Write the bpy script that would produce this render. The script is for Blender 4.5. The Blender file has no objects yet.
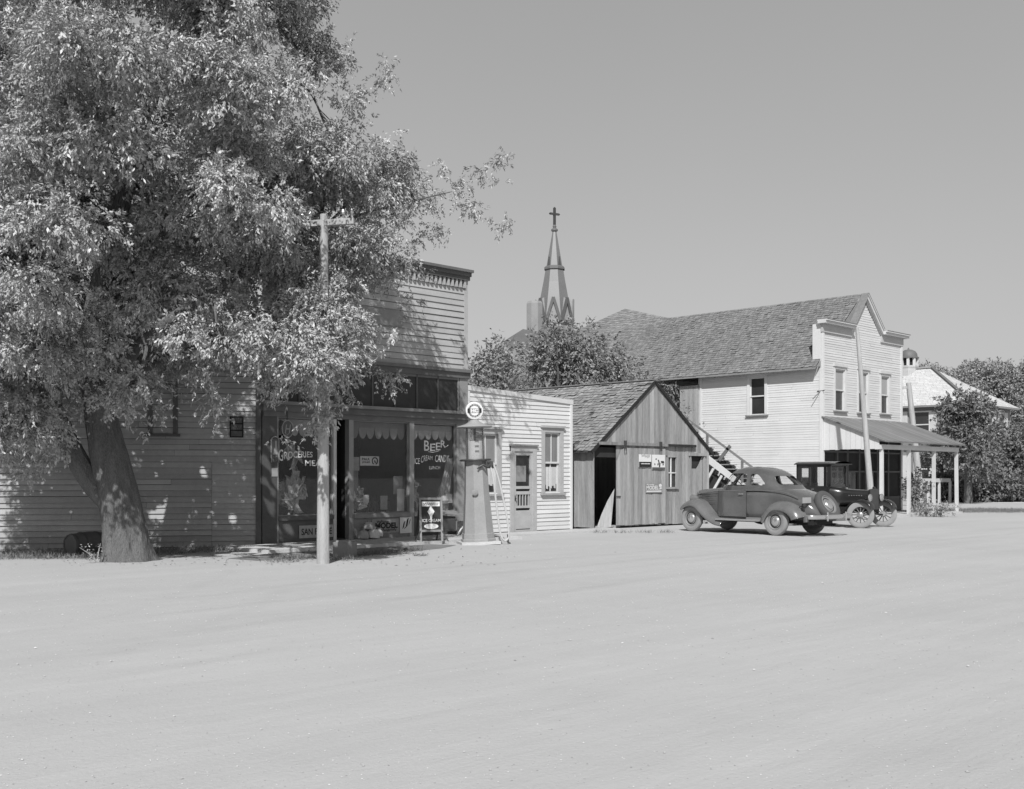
import bpy, math, random
import numpy as np
from mathutils import Vector, Matrix
random.seed(7); RNG = np.random.default_rng(7)
SC = bpy.context.scene; COL = SC.collection
R = math.radians
# ------------------------------------------------------------------ view geometry (streets run along world X, lots go back along Y)
TH = math.atan((1610-512)/1105.0); CS, SN = math.cos(TH), math.sin(TH)
F_PX, HZ, CAMH = 1105.0, 476.0, 1.6
def c2w(xc, d): return (SN*xc+CS*d, -CS*xc+SN*d)          # right / forward distance -> ground plan
def at(px, d): return c2w((px-512)/F_PX*d, d)
def gd(py): return F_PX*CAMH/(py-HZ)
def gp(px, py): return at(px, gd(py))
def Xon(px, Y):
    r = (px-512)/F_PX; return Y*(CS+r*SN)/(SN-r*CS)
def Yon(px, X):
    r = (px-512)/F_PX; return X*(SN-r*CS)/(CS+r*SN)
def dep(X, Y): return CS*X+SN*Y
def Zat(py, X, Y): return CAMH+(HZ-py)*dep(X, Y)/F_PX
# ------------------------------------------------------------------ materials
def nodes(m): m.use_nodes = True; return m.node_tree.nodes, m.node_tree.links
def mat(name, base, rough=.8, var=.25, scale=3.0, bump=.0, bscale=40.0, spec=.3, metal=0.0, stretch=(1,1,1), fine=.12, transl=0.0):
    m = bpy.data.materials.new(name); N, L = nodes(m); N.clear()
    out = N.new('ShaderNodeOutputMaterial'); bs = N.new('ShaderNodeBsdfPrincipled')
    tc = N.new('ShaderNodeTexCoord'); mp = N.new('ShaderNodeMapping'); mp.inputs['Scale'].default_value = stretch
    L.new(tc.outputs['Object'], mp.inputs[0])
    n1 = N.new('ShaderNodeTexNoise'); n1.inputs['Scale'].default_value = scale; n1.inputs['Detail'].default_value = 6; n1.inputs['Roughness'].default_value = .6
    n2 = N.new('ShaderNodeTexNoise'); n2.inputs['Scale'].default_value = scale*14; n2.inputs['Detail'].default_value = 3
    L.new(mp.outputs[0], n1.inputs['Vector']); L.new(mp.outputs[0], n2.inputs['Vector'])
    at_ = N.new('ShaderNodeAttribute'); at_.attribute_name = 'tone'
    def math_(op, a, b):
        x = N.new('ShaderNodeMath'); x.operation = op
        for i, v in ((0, a), (1, b)):
            if hasattr(v, 'links') or not isinstance(v, (int, float)): L.new(v, x.inputs[i])
            else: x.inputs[i].default_value = v
        return x.outputs[0]
    v = math_('MULTIPLY', math_('SUBTRACT', n1.outputs['Fac'], .5), var*2.6)
    w = math_('MULTIPLY', math_('SUBTRACT', n2.outputs['Fac'], .5), fine*2.2)
    k = math_('ADD', math_('ADD', v, w), 1.0)
    k = math_('MULTIPLY', math_('MULTIPLY', k, at_.outputs['Fac']), base)
    k = math_('MAXIMUM', k, .004)
    cb = N.new('ShaderNodeCombineColor')
    for i in range(3): L.new(k, cb.inputs[i])
    L.new(cb.outputs[0], bs.inputs['Base Color'])
    bs.inputs['Roughness'].default_value = rough; bs.inputs['Specular IOR Level'].default_value = spec; bs.inputs['Metallic'].default_value = metal
    if bump:
        nb = N.new('ShaderNodeTexNoise'); nb.inputs['Scale'].default_value = bscale; nb.inputs['Detail'].default_value = 5
        L.new(mp.outputs[0], nb.inputs['Vector'])
        bp = N.new('ShaderNodeBump'); bp.inputs['Strength'].default_value = bump; bp.inputs['Distance'].default_value = .03
        L.new(nb.outputs['Fac'], bp.inputs['Height']); L.new(bp.outputs[0], bs.inputs['Normal'])
    if transl:
        tr = N.new('ShaderNodeBsdfTranslucent'); L.new(cb.outputs[0], tr.inputs[0])
        mx = N.new('ShaderNodeMixShader'); mx.inputs[0].default_value = transl
        L.new(bs.outputs[0], mx.inputs[1]); L.new(tr.outputs[0], mx.inputs[2]); L.new(mx.outputs[0], out.inputs[0])
    else: L.new(bs.outputs[0], out.inputs[0])
    return m
def glass_mat(name, clear=.75, tint=.8, rough=.02, refl=1.0):
    m = bpy.data.materials.new(name); N, L = nodes(m); N.clear()
    out = N.new('ShaderNodeOutputMaterial'); tr = N.new('ShaderNodeBsdfTransparent'); tr.inputs[0].default_value = (tint, tint, tint, 1)
    gl = N.new('ShaderNodeBsdfGlossy'); gl.inputs['Roughness'].default_value = rough; gl.inputs[0].default_value = (.9, .9, .9, 1)
    df = N.new('ShaderNodeBsdfDiffuse'); df.inputs[0].default_value = (.3, .3, .3, 1)
    lw_ = N.new('ShaderNodeLayerWeight'); lw_.inputs[0].default_value = .5; p5 = N.new('ShaderNodeMath'); p5.operation = 'POWER'; p5.inputs[1].default_value = 4.0; L.new(lw_.outputs['Facing'], p5.inputs[0]); fr = N.new('ShaderNodeMath'); fr.operation = 'MULTIPLY_ADD'; fr.inputs[1].default_value = .9; fr.inputs[2].default_value = .045; L.new(p5.outputs[0], fr.inputs[0])
    nz = N.new('ShaderNodeTexNoise'); nz.inputs['Scale'].default_value = 2.5; nz.inputs['Detail'].default_value = 5
    mu = N.new('ShaderNodeMath'); mu.operation = 'MULTIPLY'; mu.inputs[1].default_value = (1-clear)*.5; L.new(nz.outputs['Fac'], mu.inputs[0])
    m1 = N.new('ShaderNodeMixShader'); m2 = N.new('ShaderNodeMixShader')
    fm = N.new('ShaderNodeMath'); fm.operation = 'MULTIPLY'; fm.inputs[1].default_value = refl; L.new(fr.outputs[0], fm.inputs[0])
    L.new(mu.outputs[0], m1.inputs[0]); L.new(tr.outputs[0], m1.inputs[1]); L.new(df.outputs[0], m1.inputs[2])
    L.new(fm.outputs[0], m2.inputs[0]); L.new(m1.outputs[0], m2.inputs[1]); L.new(gl.outputs[0], m2.inputs[2]); L.new(m2.outputs[0], out.inputs[0])
    return m
M = {}
M['dirt'] = None
M['concrete'] = mat('concrete', .46, .9, .18, 1.2, .3, 30)
M['dry_grass'] = mat('dry_grass', .22, .9, .2, 2)
M['white'] = mat('white_clapboard_paint', .575, .65, .10, 1.1, .1, 60, fine=.05)
M['whitedull'] = mat('worn_white_paint', .54, .7, .16, 1.4, .15, 50, fine=.08)
M['frontwhite'] = mat('front_clapboard_paint', .54, .65, .10, 1.1, .1, 60, fine=.05)
M['storegrey'] = mat('store_clapboard_paint', .36, .7, .18, 1.3, .15, 50, fine=.08)
M['storeside'] = mat('side_clapboard_paint', .34, .75, .25, .8, .2, 50, fine=.1)
M['patch'] = mat('repainted_clapboard', .36, .7, .1, 1.0, .1, 50)
M['darktrim'] = mat('dark_trim_paint', .10, .6, .35, 2.2, .2, 60)
M['blind'] = mat('painted_transom', .035, .5, .35, 2.0, .1, 30, spec=.25)
M['midtrim'] = mat('grey_trim_paint', .235, .65, .22, 3.0, .2, 60)
M['annextrim'] = mat('pale_trim_paint', .37, .65, .2, 3.0, .2, 60)
M['barn'] = mat('weathered_boards', .30, .92, .48, 2.6, .5, 26, stretch=(3.0, 3.0, .22), spec=.1, fine=.3)
M['woodpost'] = mat('weathered_pole_wood', .38, .9, .35, 3.0, .5, 30, stretch=(4, 4, .3), spec=.1, fine=.25)
M['shingle'] = mat('wood_shingle', .19, .95, .2, .5, .4, 40, spec=.08, fine=.25)
M['barnshingle'] = mat('old_wood_shingle', .24, .95, .25, .8, .5, 40, spec=.08, fine=.3)
M['porchroof'] = mat('porch_roofing', .20, .85, .2, 1.0, .2, 20, spec=.2)
M['lightroof'] = mat('pale_roofing', .50, .8, .08, 1.0, .1, 10)
M['brick'] = mat('far_brick', .20, .9, .2, 3.0)
M['stone'] = mat('pale_brick', .24, .9, .2, 1.0)
M['slate'] = mat('spire_slate', .125, .6, .15, .6, spec=.4)
M['slatelight'] = mat('spire_metal', .15, .45, .12, .6, spec=.5)
M['iron'] = mat('dark_iron', .05, .5, .2, 5, spec=.4)
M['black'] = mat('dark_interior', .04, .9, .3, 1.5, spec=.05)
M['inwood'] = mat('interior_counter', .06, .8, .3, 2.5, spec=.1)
M['paper'] = mat('white_paper', .62, .8, .08, 6)
M['papergrey'] = mat('printed_paper', .33, .8, .35, 9, fine=.4)
M['ink'] = mat('dark_ink', .02, .7, .1, 5)
M['sheetwhite'] = mat('enamel_white', .68, .35, .08, 4, spec=.4)
M['lettering'] = mat('white_lettering', .62, .6, .10, 8)
M['curtain'] = mat('cloth_curtain', .30, .9, .15, 3)
M['cloth'] = mat('crepe_cloth', .38, .9, .25, 5)
M['pane'] = mat('window_pane', .03, .08, .5, 1.2, spec=.6)
M['glass'] = glass_mat('shop_glass', .95, .9, .02, .7)
M['carglass'] = glass_mat('car_glass', .96, .95, .02, .6)
M['tankglass'] = glass_mat('tank_glass', .55, .82, .06)
M['fuel'] = mat('fuel', .62, .3, .03, 1)
M['pump'] = mat('pump_paint', .28, .5, .16, 1.6, .05, 30, spec=.4)
M['hose'] = mat('hose_rubber', .45, .6, .1, 6)
M['bark'] = mat('bark', .125, .95, .45, 3.5, 1.0, 16, stretch=(2.6, 2.6, .5), spec=.05, fine=.75)
M['leaf'] = mat('leaf', .375, .42, .12, .6, spec=.42, transl=.06, fine=.1)
M['leafdark'] = mat('dark_leaf', .19, .55, .15, .5, spec=.3, transl=.2)
M['leafmid'] = mat('mid_leaf', .25, .5, .15, .5, spec=.35, transl=.22)
M['hazeleaf'] = mat('hazed_leaf', .31, .6, .15, .3, spec=.3, transl=.2)  # paler tone carries the distance haze
M['sparetire'] = mat('spare_tire', .075, .9, .2, 5)
M['carpaint'] = mat('dusty_car_paint', .09, .2, .5, 1.6, spec=.7, fine=.12)
M['fenderpaint'] = mat('dusty_fender_paint', .13, .27, .35, 2.2, spec=.5, fine=.15)
M['blackpaint'] = mat('black_car_paint', .018, .3, .3, 2.0, spec=.5)
M['tire'] = mat('dusty_tire', .25, .9, .15, 5, .2, 60)
M['tireblack'] = mat('tire_dark', .05, .9, .2, 5)
M['chrome'] = mat('dull_chrome', .55, .25, .1, 5, metal=.8)
M['wheelpaint'] = mat('wheel_paint', .19, .5, .15, 6)
M['spokewood'] = mat('spoke_wood', .12, .6, .2, 6)
M['seatcloth'] = mat('seat_cloth', .05, .9, .2, 6)
M['pebble'] = mat('pebble', .52, .9, .2, 6)
M['barrel'] = mat('barrel_staves', .09, .8, .3, 4, .2, 40)
for n_, w_ in (('carpaint', .7), ('fenderpaint', .6), ('blackpaint', .5)): bs_ = [x for x in M[n_].node_tree.nodes if x.type == 'BSDF_PRINCIPLED'][0]; bs_.inputs['Coat Weight'].default_value = w_; bs_.inputs['Coat Roughness'].default_value = .10
# ground: packed, dusty, tyre-smoothed earth
def ground_mat():
    m = bpy.data.materials.new('packed_dirt'); N, L = nodes(m); bs = N['Principled BSDF']
    tc = N.new('ShaderNodeTexCoord')
    def noise(sc, st, det=6, rough=.6):
        mp = N.new('ShaderNodeMapping'); mp.inputs['Scale'].default_value = st; mp.inputs['Rotation'].default_value = (0, 0, R(8)); L.new(tc.outputs['Object'], mp.inputs[0])
        n = N.new('ShaderNodeTexNoise'); n.inputs['Scale'].default_value = sc; n.inputs['Detail'].default_value = det; n.inputs['Roughness'].default_value = rough
        L.new(mp.outputs[0], n.inputs['Vector']); return n.outputs['Fac']
    def comb(lst, c):
        acc = None
        for s, a in lst:
            x = N.new('ShaderNodeMath'); x.operation = 'MULTIPLY_ADD'; L.new(s, x.inputs[0]); x.inputs[1].default_value = a
            if acc is None: x.inputs[2].default_value = c
            else: L.new(acc, x.inputs[2])
            acc = x.outputs[0]
        return acc
    lst = [(noise(.12, (1, 1, 1), 4), .22), (noise(.5, (.25, 1.6, 1), 6), .17), (noise(1.3, (.05, 1.5, 1), 5), .11), (noise(.9, (1.4, .07, 1), 5), .08), (noise(3, (1, 1, 1), 8, .7), .10), (noise(38, (1, 1, 1), 4, .7), .16), (noise(110, (1, 1, 1), 3, .7), .14)]
    k = comb(lst, 1.0-.49)
    geo = N.new('ShaderNodeNewGeometry'); rsum = None
    def mth(op, a, b_=None, c=None):
        x = N.new('ShaderNodeMath'); x.operation = op
        for i, v in enumerate((a, b_, c)):
            if v is None: continue
            if isinstance(v, (int, float)): x.inputs[i].default_value = v
            else: L.new(v, x.inputs[i])
        return x.outputs[0]
    brk = noise(.35, (1, 1, 1), 4); wob = noise(.22, (1, 1, 1), 3)
    for (cx_, cy_, R0, wdt, am) in ((20, -60, 73.2, .16, 1), (20, -60, 74.6, .15, .9), (28, -75, 86.8, .14, .8), (28, -75, 88.2, .15, .8), (48, -4, 26.0, .13, .8), (48, -4, 27.4, .13, .7), (-8, 30, 22.5, .15, .7), (-8, 30, 23.9, .15, .7)):
        vd = N.new('ShaderNodeVectorMath'); vd.operation = 'DISTANCE'; L.new(geo.outputs['Position'], vd.inputs[0]); vd.inputs[1].default_value = (cx_, cy_, 0)
        dr_ = mth('MULTIPLY_ADD', wob, 1.2, vd.outputs['Value']); q_ = mth('DIVIDE', mth('SUBTRACT', dr_, R0+.6), wdt); e_ = mth('POWER', 2.718, mth('MULTIPLY', mth('MULTIPLY', q_, q_), -1.0)); e_ = mth('MULTIPLY', e_, am); rsum = e_ if rsum is None else mth('MAXIMUM', rsum, e_)
    rut = mth('MULTIPLY', rsum, mth('MULTIPLY', mth('SUBTRACT', brk, .32), 2.4)); k = mth('MULTIPLY_ADD', rut, -.075, k)
    b = N.new('ShaderNodeMath'); b.operation = 'MULTIPLY'; L.new(k, b.inputs[0]); b.inputs[1].default_value = .405
    cb = N.new('ShaderNodeCombineColor')
    for i in range(3): L.new(b.outputs[0], cb.inputs[i])
    L.new(cb.outputs[0], bs.inputs['Base Color']); bs.inputs['Roughness'].default_value = .95; bs.inputs['Specular IOR Level'].default_value = .1
    h = comb([(noise(1.3, (.4, 1.4, 1), 6), 1.0), (noise(1.3, (.05, 1.5, 1), 5), .3), (noise(25, (1, 1, 1), 5, .7), .26), (rut, -.5)], 0)
    bp = N.new('ShaderNodeBump'); bp.inputs['Strength'].default_value = .5; bp.inputs['Distance'].default_value = .05
    L.new(h, bp.inputs['Height']); L.new(bp.outputs[0], bs.inputs['Normal'])
    return m
M['dirt'] = ground_mat()
# ------------------------------------------------------------------ mesh builder
WL = {}
class MB:
    def __init__(s): s.v = []; s.f = []; s.t = []; s.n = 0
    def add(s, verts, faces, tone=1.0):
        b = s.n; s.v.extend([tuple(map(float, p)) for p in verts]); s.n += len(verts)
        for f in faces: s.f.append(tuple(i+b for i in f)); s.t.append(tone)
        return s
    def quad(s, a, b, c, d, tone=1.0): return s.add([a, b, c, d], [(0, 1, 2, 3)], tone)
    def box(s, x0, x1, y0, y1, z0, z1, tone=1.0, M4=None):
        p = [(x, y, z) for z in (z0, z1) for y in (y0, y1) for x in (x0, x1)]
        if M4 is not None: p = [M4 @ Vector(q) for q in p]
        return s.add(p, [(0, 2, 3, 1), (4, 5, 7, 6), (0, 1, 5, 4), (2, 6, 7, 3), (0, 4, 6, 2), (1, 3, 7, 5)], tone)
    def wb(s, F, a0, a1, n0, n1, z0, z1, tone=1.0):
        p = [F.p(a, n, z) for z in (z0, z1) for n in (n0, n1) for a in (a0, a1)]
        return s.add(p, [(0, 2, 3, 1), (4, 5, 7, 6), (0, 1, 5, 4), (2, 6, 7, 3), (0, 4, 6, 2), (1, 3, 7, 5)], tone)
    def prism(s, F, poly, n0, n1, tone=1.0):      # polygon in wall coordinates (a,z), extruded along the wall normal
        k = len(poly); p = [F.p(a, n0, z) for a, z in poly]+[F.p(a, n1, z) for a, z in poly]
        fs = [tuple(range(k)), tuple(range(2*k-1, k-1, -1))]+[(i, i+k, (i+1) % k+k, (i+1) % k) for i in range(k)]
        return s.add(p, fs, tone)
    def beam(s, a, b, w, h, tone=1.0, up=(0, 0, 1)):
        a, b = Vector(a), Vector(b); d = (b-a).normalized(); u = Vector(up)
        if abs(d.dot(u)) > .99: u = Vector((0, 1, 0))
        x = d.cross(u).normalized(); y = x.cross(d)
        p = [q+x*sx*w/2+y*sy*h/2 for q in (a, b) for sx, sy in ((-1, -1), (1, -1), (1, 1), (-1, 1))]
        return s.add(p, [(0, 1, 2, 3), (7, 6, 5, 4), (0, 4, 5, 1), (1, 5, 6, 2), (2, 6, 7, 3), (3, 7, 4, 0)], tone)
    def tube(s, pts, rad, seg=10, tone=1.0, cap=True, jit=None):
        pts = [Vector(p) for p in pts]; n = len(pts); rad = [rad]*n if isinstance(rad, (int, float)) else rad
        V = []; x = None
        for i, p in enumerate(pts):
            d = (pts[min(i+1, n-1)]-pts[max(i-1, 0)]).normalized()
            if x is None: x = d.cross(Vector((0, 1, 0)) if abs(d.y) < .9 else Vector((1, 0, 0))).normalized()
            x = (x-d*x.dot(d)).normalized(); y = d.cross(x)
            for k in range(seg):
                a = 2*math.pi*k/seg; r = rad[i]*(1 if jit is None else jit(i, k, a))
                V.append(p+x*math.cos(a)*r+y*math.sin(a)*r)
        fs = [(i*seg+k, i*seg+(k+1) % seg, (i+1)*seg+(k+1) % seg, (i+1)*seg+k) for i in range(n-1) for k in range(seg)]
        if cap: fs += [tuple(range(seg-1, -1, -1)), tuple((n-1)*seg+k for k in range(seg))]
        return s.add(V, fs, tone)
    def lathe(s, prof, seg=24, M4=None, tone=1.0, a0=0, a1=2*math.pi):
        M4 = M4 or Matrix(); n = len(prof); full = abs(a1-a0-2*math.pi) < 1e-6; m = seg if full else seg+1
        V = [M4 @ Vector((r*math.cos(a0+(a1-a0)*k/seg), r*math.sin(a0+(a1-a0)*k/seg), z)) for r, z in prof for k in range(m)]
        fs = [(i*m+k, i*m+(k+1) % m, (i+1)*m+(k+1) % m, (i+1)*m+k) for i in range(n-1) for k in range(m if full else seg)]
        return s.add(V, fs, tone)
    def grid(s, P, tone=1.0, closed=False):      # P[i][j] points
        n, m = len(P), len(P[0]); V = [q for row in P for q in row]
        fs = [(i*m+j, i*m+(j+1) % m, (i+1)*m+(j+1) % m, (i+1)*m+j) for i in range(n-1) for j in range(m if closed else m-1)]
        return s.add(V, fs, tone)
    def mesh(s, name, off=(0, 0, 0)):
        me = bpy.data.meshes.new(name); o = Vector(off)
        me.from_pydata([(v[0]-o.x, v[1]-o.y, v[2]-o.z) for v in s.v], [], s.f)
        at_ = me.attributes.new('tone', 'FLOAT', 'FACE'); at_.data.foreach_set('value', np.array(s.t, 'f')); return me
    def build(s, name, m, parent=None, smooth=False, world=True, loc=None):
        off = WL.get(parent.name, (0, 0, 0)) if (parent and world) else (loc or (0, 0, 0))
        me = s.mesh(name, off); return link(name, me, m, parent, smooth, loc)
def link(name, me, m, parent=None, smooth=False, loc=None):
    me.materials.clear(); me.materials.append(m)
    if smooth:
        me.polygons.foreach_set('use_smooth', [True]*len(me.polygons))
        try: me.set_sharp_from_angle(angle=R(40))
        except Exception: pass
    o = bpy.data.objects.new(name, me); COL.objects.link(o)
    if parent: o.parent = parent; WL[o.name] = WL.get(parent.name, (0, 0, 0))
    elif loc: o.location = loc; WL[o.name] = tuple(loc)
    return o
def tag(o, label=None, cat=None, group=None, kind=None):
    for k, v in (('label', label), ('category', cat), ('group', group), ('kind', kind)):
        if v: o[k] = v
    return o
def thing(name, label, cat, loc=(0, 0, 0), rz=0, group=None):
    o = bpy.data.objects.new(name, None); COL.objects.link(o); o.location = loc; o.rotation_euler = (0, 0, rz); o.empty_display_size = .3
    WL[o.name] = tuple(loc); return tag(o, label, cat, group)
class Fr:
    def __init__(s, O, A, N): s.O, s.A, s.N = Vector(O), Vector(A).normalized(), Vector(N).normalized()
    def p(s, a, n, z): return s.O+s.A*a+s.N*n+Vector((0, 0, z))
def clap(mb, F, L, z0, z1, e=.115, openings=(), profile=None, tv=.06, lip=.022, joint=4.0, gap=.0):
    z = z0
    while z < z1-.005:
        zb = min(z+e*random.uniform(.94, 1.06), z1); zm = (z+zb)/2
        a0, a1 = profile(zm) if profile else (0, L)
        iv = [(a0, a1)] if a1 > a0 else []
        for (oa, ob, oz0, oz1) in openings:
            if oz0 <= zm <= oz1:
                nv = []
                for (p, q) in iv:
                    if ob <= p or oa >= q: nv.append((p, q)); continue
                    if oa > p: nv.append((p, oa))
                    if ob < q: nv.append((ob, q))
                iv = nv
        for (p, q) in iv:
            cuts = [p]; c = p+random.uniform(.8, joint)
            while c < q-.6: cuts.append(c); c += random.uniform(joint*.6, joint*1.3)
            cuts.append(q)
            for i in range(len(cuts)-1):
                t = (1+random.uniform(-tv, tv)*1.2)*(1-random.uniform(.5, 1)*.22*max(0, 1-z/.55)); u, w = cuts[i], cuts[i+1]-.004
                l0, l1 = lip+random.uniform(-.004, .005), lip+random.uniform(-.004, .005); s0, s1 = random.uniform(-.006, .006), random.uniform(-.006, .006)
                g_ = gap*random.uniform(.6, 1.3)
                if gap: mb.quad(F.p(u, .002, z-.002), F.p(w, .002, z-.002), F.p(w, .004, z+g_+.012), F.p(u, .004, z+g_+.012), t*.16)  # dark tone paints the shadow line below each lap
                s0 += g_; s1 += g_
                mb.quad(F.p(u, l0, z+s0), F.p(w, l1, z+s1), F.p(w, .003, zb+.006), F.p(u, .003, zb+.006), t)
                mb.quad(F.p(u, 0, z+s0), F.p(w, 0, z+s1), F.p(w, l1, z+s1), F.p(u, l0, z+s0), t*.6)  # underside toned down to deepen the painted lap shade
        z = zb
def vboards(mb, F, L, z0, top, w=.17, openings=(), tv=.2, zj=.02):
    a = 0
    while a < L-.01:
        b = min(a+w*random.uniform(.8, 1.25), L); am = (a+b)/2; zt = [top(a+.003), top(b-.007)]
        segs = [(z0+random.uniform(0, zj), None)]
        spans = [(z0+random.uniform(-.01, zj), 1e9)]
        for (oa, ob, oz0, oz1) in openings:
            if oa <= am <= ob:
                ns = []
                for (p, q) in spans:
                    if p < oz0: ns.append((p, min(q, oz0)))
                    if q > oz1: ns.append((max(p, oz1), q))
                spans = ns
        t = 1+random.uniform(-tv, tv); n = random.uniform(.012, .024); tw = random.uniform(-.004, .004)
        for (p, q) in spans:
            q0, q1 = min(q, zt[0]), min(q, zt[1])
            if max(q0, q1) <= p: continue
            g = [F.p(a+.003, n+tw, p), F.p(b-.007, n-tw, p), F.p(b-.007, n-tw, q1), F.p(a+.003, n+tw, q0), F.p(a+.003, 0, p), F.p(b-.007, 0, p), F.p(b-.007, 0, q1), F.p(a+.003, 0, q0)]
            mb.add(g, [(0, 1, 2, 3), (0, 3, 7, 4), (1, 5, 6, 2), (0, 4, 5, 1)], t)
        a = b
def shingles(mb, P00, P10, P01, P11, e=.14, w=.15, tv=.25, lip=.02, rag=.02, curl=.0, miss=0):
    """bilinear roof patch: P00-P10 eave edge, P01-P11 ridge edge"""
    P00, P10, P01, P11 = map(Vector, (P00, P10, P01, P11)); nrm = (P10-P00).cross(P01-P00).normalized()
    if nrm.z < 0: nrm = -nrm
    H = ((P01-P00).length+(P11-P10).length)/2; rows = max(2, int(H/e))
    def pt(u, v): return (P00*(1-u)+P10*u)*(1-v)+(P01*(1-u)+P11*u)*v
    for r in range(rows):
        v0, v1 = r/rows, min(1, (r+1.15)/rows); Lr = (pt(1, v0)-pt(0, v0)).length
        if Lr < .05: continue
        u = 0; off = random.uniform(-.004, .004)
        while u < 1-1e-4:
            un = min(1, u+w*random.uniform(.6, 1.4)/Lr)
            t = 1+random.uniform(-tv, tv); vj = v0+(random.uniform(-rag, rag)/H if r else random.uniform(-rag, 0)/H)
            l = lip*random.uniform(.7, 1.4)+(random.random() < .08)*curl
            if not (miss and random.random() < miss):
                a, b, c, d = pt(u, vj), pt(un-.01/Lr, vj), pt(un-.01/Lr, v1), pt(u, v1)
                mb.quad(a+nrm*l, b+nrm*l*random.uniform(.8, 1.2), c+nrm*.003, d+nrm*.003, t)
                mb.quad(a-nrm*.0, b-nrm*.0, b+nrm*l, a+nrm*l, t*.75)
            else: t = 1
            u = un
def fit_text(s, F, a0, a1, z0, z1, n=.004, shear=0, off=.0, fn=None, name='lettering', m=None, parent=None, ext=.002):
    cu = bpy.data.curves.new('t', 'FONT'); cu.body = s; cu.size = 1; cu.offset = off; cu.shear = shear; cu.resolution_u = 3
    ob = bpy.data.objects.new('t', cu); COL.objects.link(ob); bpy.context.view_layer.update()
    me = bpy.data.meshes.new_from_object(ob.evaluated_get(bpy.context.evaluated_depsgraph_get()))
    bpy.data.objects.remove(ob); bpy.data.curves.remove(cu)
    vs = np.array([v.co[:] for v in me.vertices]); mn, mx = vs.min(0), vs.max(0); mb = MB(); P = []
    for x, y, _ in vs:
        u = (x-mn[0])/(mx[0]-mn[0]); w = (y-mn[1])/(mx[1]-mn[1])
        a, z = a0+(a1-a0)*u, z0+(z1-z0)*w
        if fn: a, z = fn(u, w)
        P.append(F.p(a, n, z))
    mb.add(P, [tuple(p.vertices) for p in me.polygons]); bpy.data.meshes.remove(me)
    return mb.build(name, m or M['lettering'], parent)
def window(parent, F, a0, a1, z0, z1, mcase, msash, cas=.11, cols=1, pane='pane', shade=None, cap=.05, sillm=None, vm=True):
    """a0..z1 = outer casing"""
    b = MB(); c = cas
    b.wb(F, a0, a0+c, .0, .045, z0, z1-c); b.wb(F, a1-c, a1, .0, .045, z0, z1-c); b.wb(F, a0, a1, .0, .047, z1-c, z1)
    w = b.build('window', mcase, parent)
    k = MB(); k.wb(F, a0-.04, a1+.04, .0, .10, z1, z1+cap, .9); k.build('window_cap', mcase, w)
    k = MB(); k.wb(F, a0-.05, a1+.05, -.02, .10, z0-.055, z0-.001, .85); k.build('sill', sillm or mcase, w)
    ia0, ia1, iz0, iz1 = a0+c, a1-c, z0, z1-c; zm = (iz0+iz1)/2
    k = MB(); s = .05
    for (p, q, n) in ((zm-.02, iz1, -.02), (iz0, zm+.02, -.055)):
        k.wb(F, ia0, ia0+s, n-.03, n, p, q); k.wb(F, ia1-s, ia1, n-.03, n, p, q); k.wb(F, ia0+s, ia1-s, n-.03, n+.001, p, p+s); k.wb(F, ia0+s, ia1-s, n-.03, n+.001, q-s, q)
        for i in range(1, cols):
            x = ia0+(ia1-ia0)*i/cols; k.wb(F, x-.014, x+.014, n-.03, n-.002, p+s, q-s)
    k.build('sash', msash, w)
    k = MB(); k.wb(F, ia0, ia1, -.075, -.045, zm, iz1-.01); k.build('pane', M[pane], w)
    k = MB(); k.wb(F, ia0, ia1, -.11, -.08, iz0, zm); k.build('pane', M[pane], w)
    if shade:
        k = MB(); k.wb(F, ia0+.03, ia1-.03, -.0445 if shade > .5 else -.0795, -.0435 if shade > .5 else -.0785, zm if shade > .5 else iz0+.1, iz1-s if shade > .5 else zm-.05)
        k.build('window_shade', M['curtain'], w)
    k = MB()
    k.wb(F, ia0-.02, ia0, -.12, -.001, iz0, iz1); k.wb(F, ia1, ia1+.02, -.12, -.001, iz0, iz1); k.wb(F, ia0, ia1, -.12, -.001, iz1, iz1+.02); k.build('jamb', mcase, w)
    return w
def cr_(P, sub=6):
    P = [Vector(p) for p in P]; Q = []
    for i in range(len(P)-1):
        for j in range(sub):
            t = j/sub; p0, p1, p2, p3 = P[max(i-1, 0)], P[i], P[i+1], P[min(i+2, len(P)-1)]; Q.append(.5*((2*p1)+(p2-p0)*t+(2*p0-5*p1+4*p2-p3)*t*t+(3*p1-p0-3*p2+p3)*t**3))
    return Q+[P[-1]]
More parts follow.
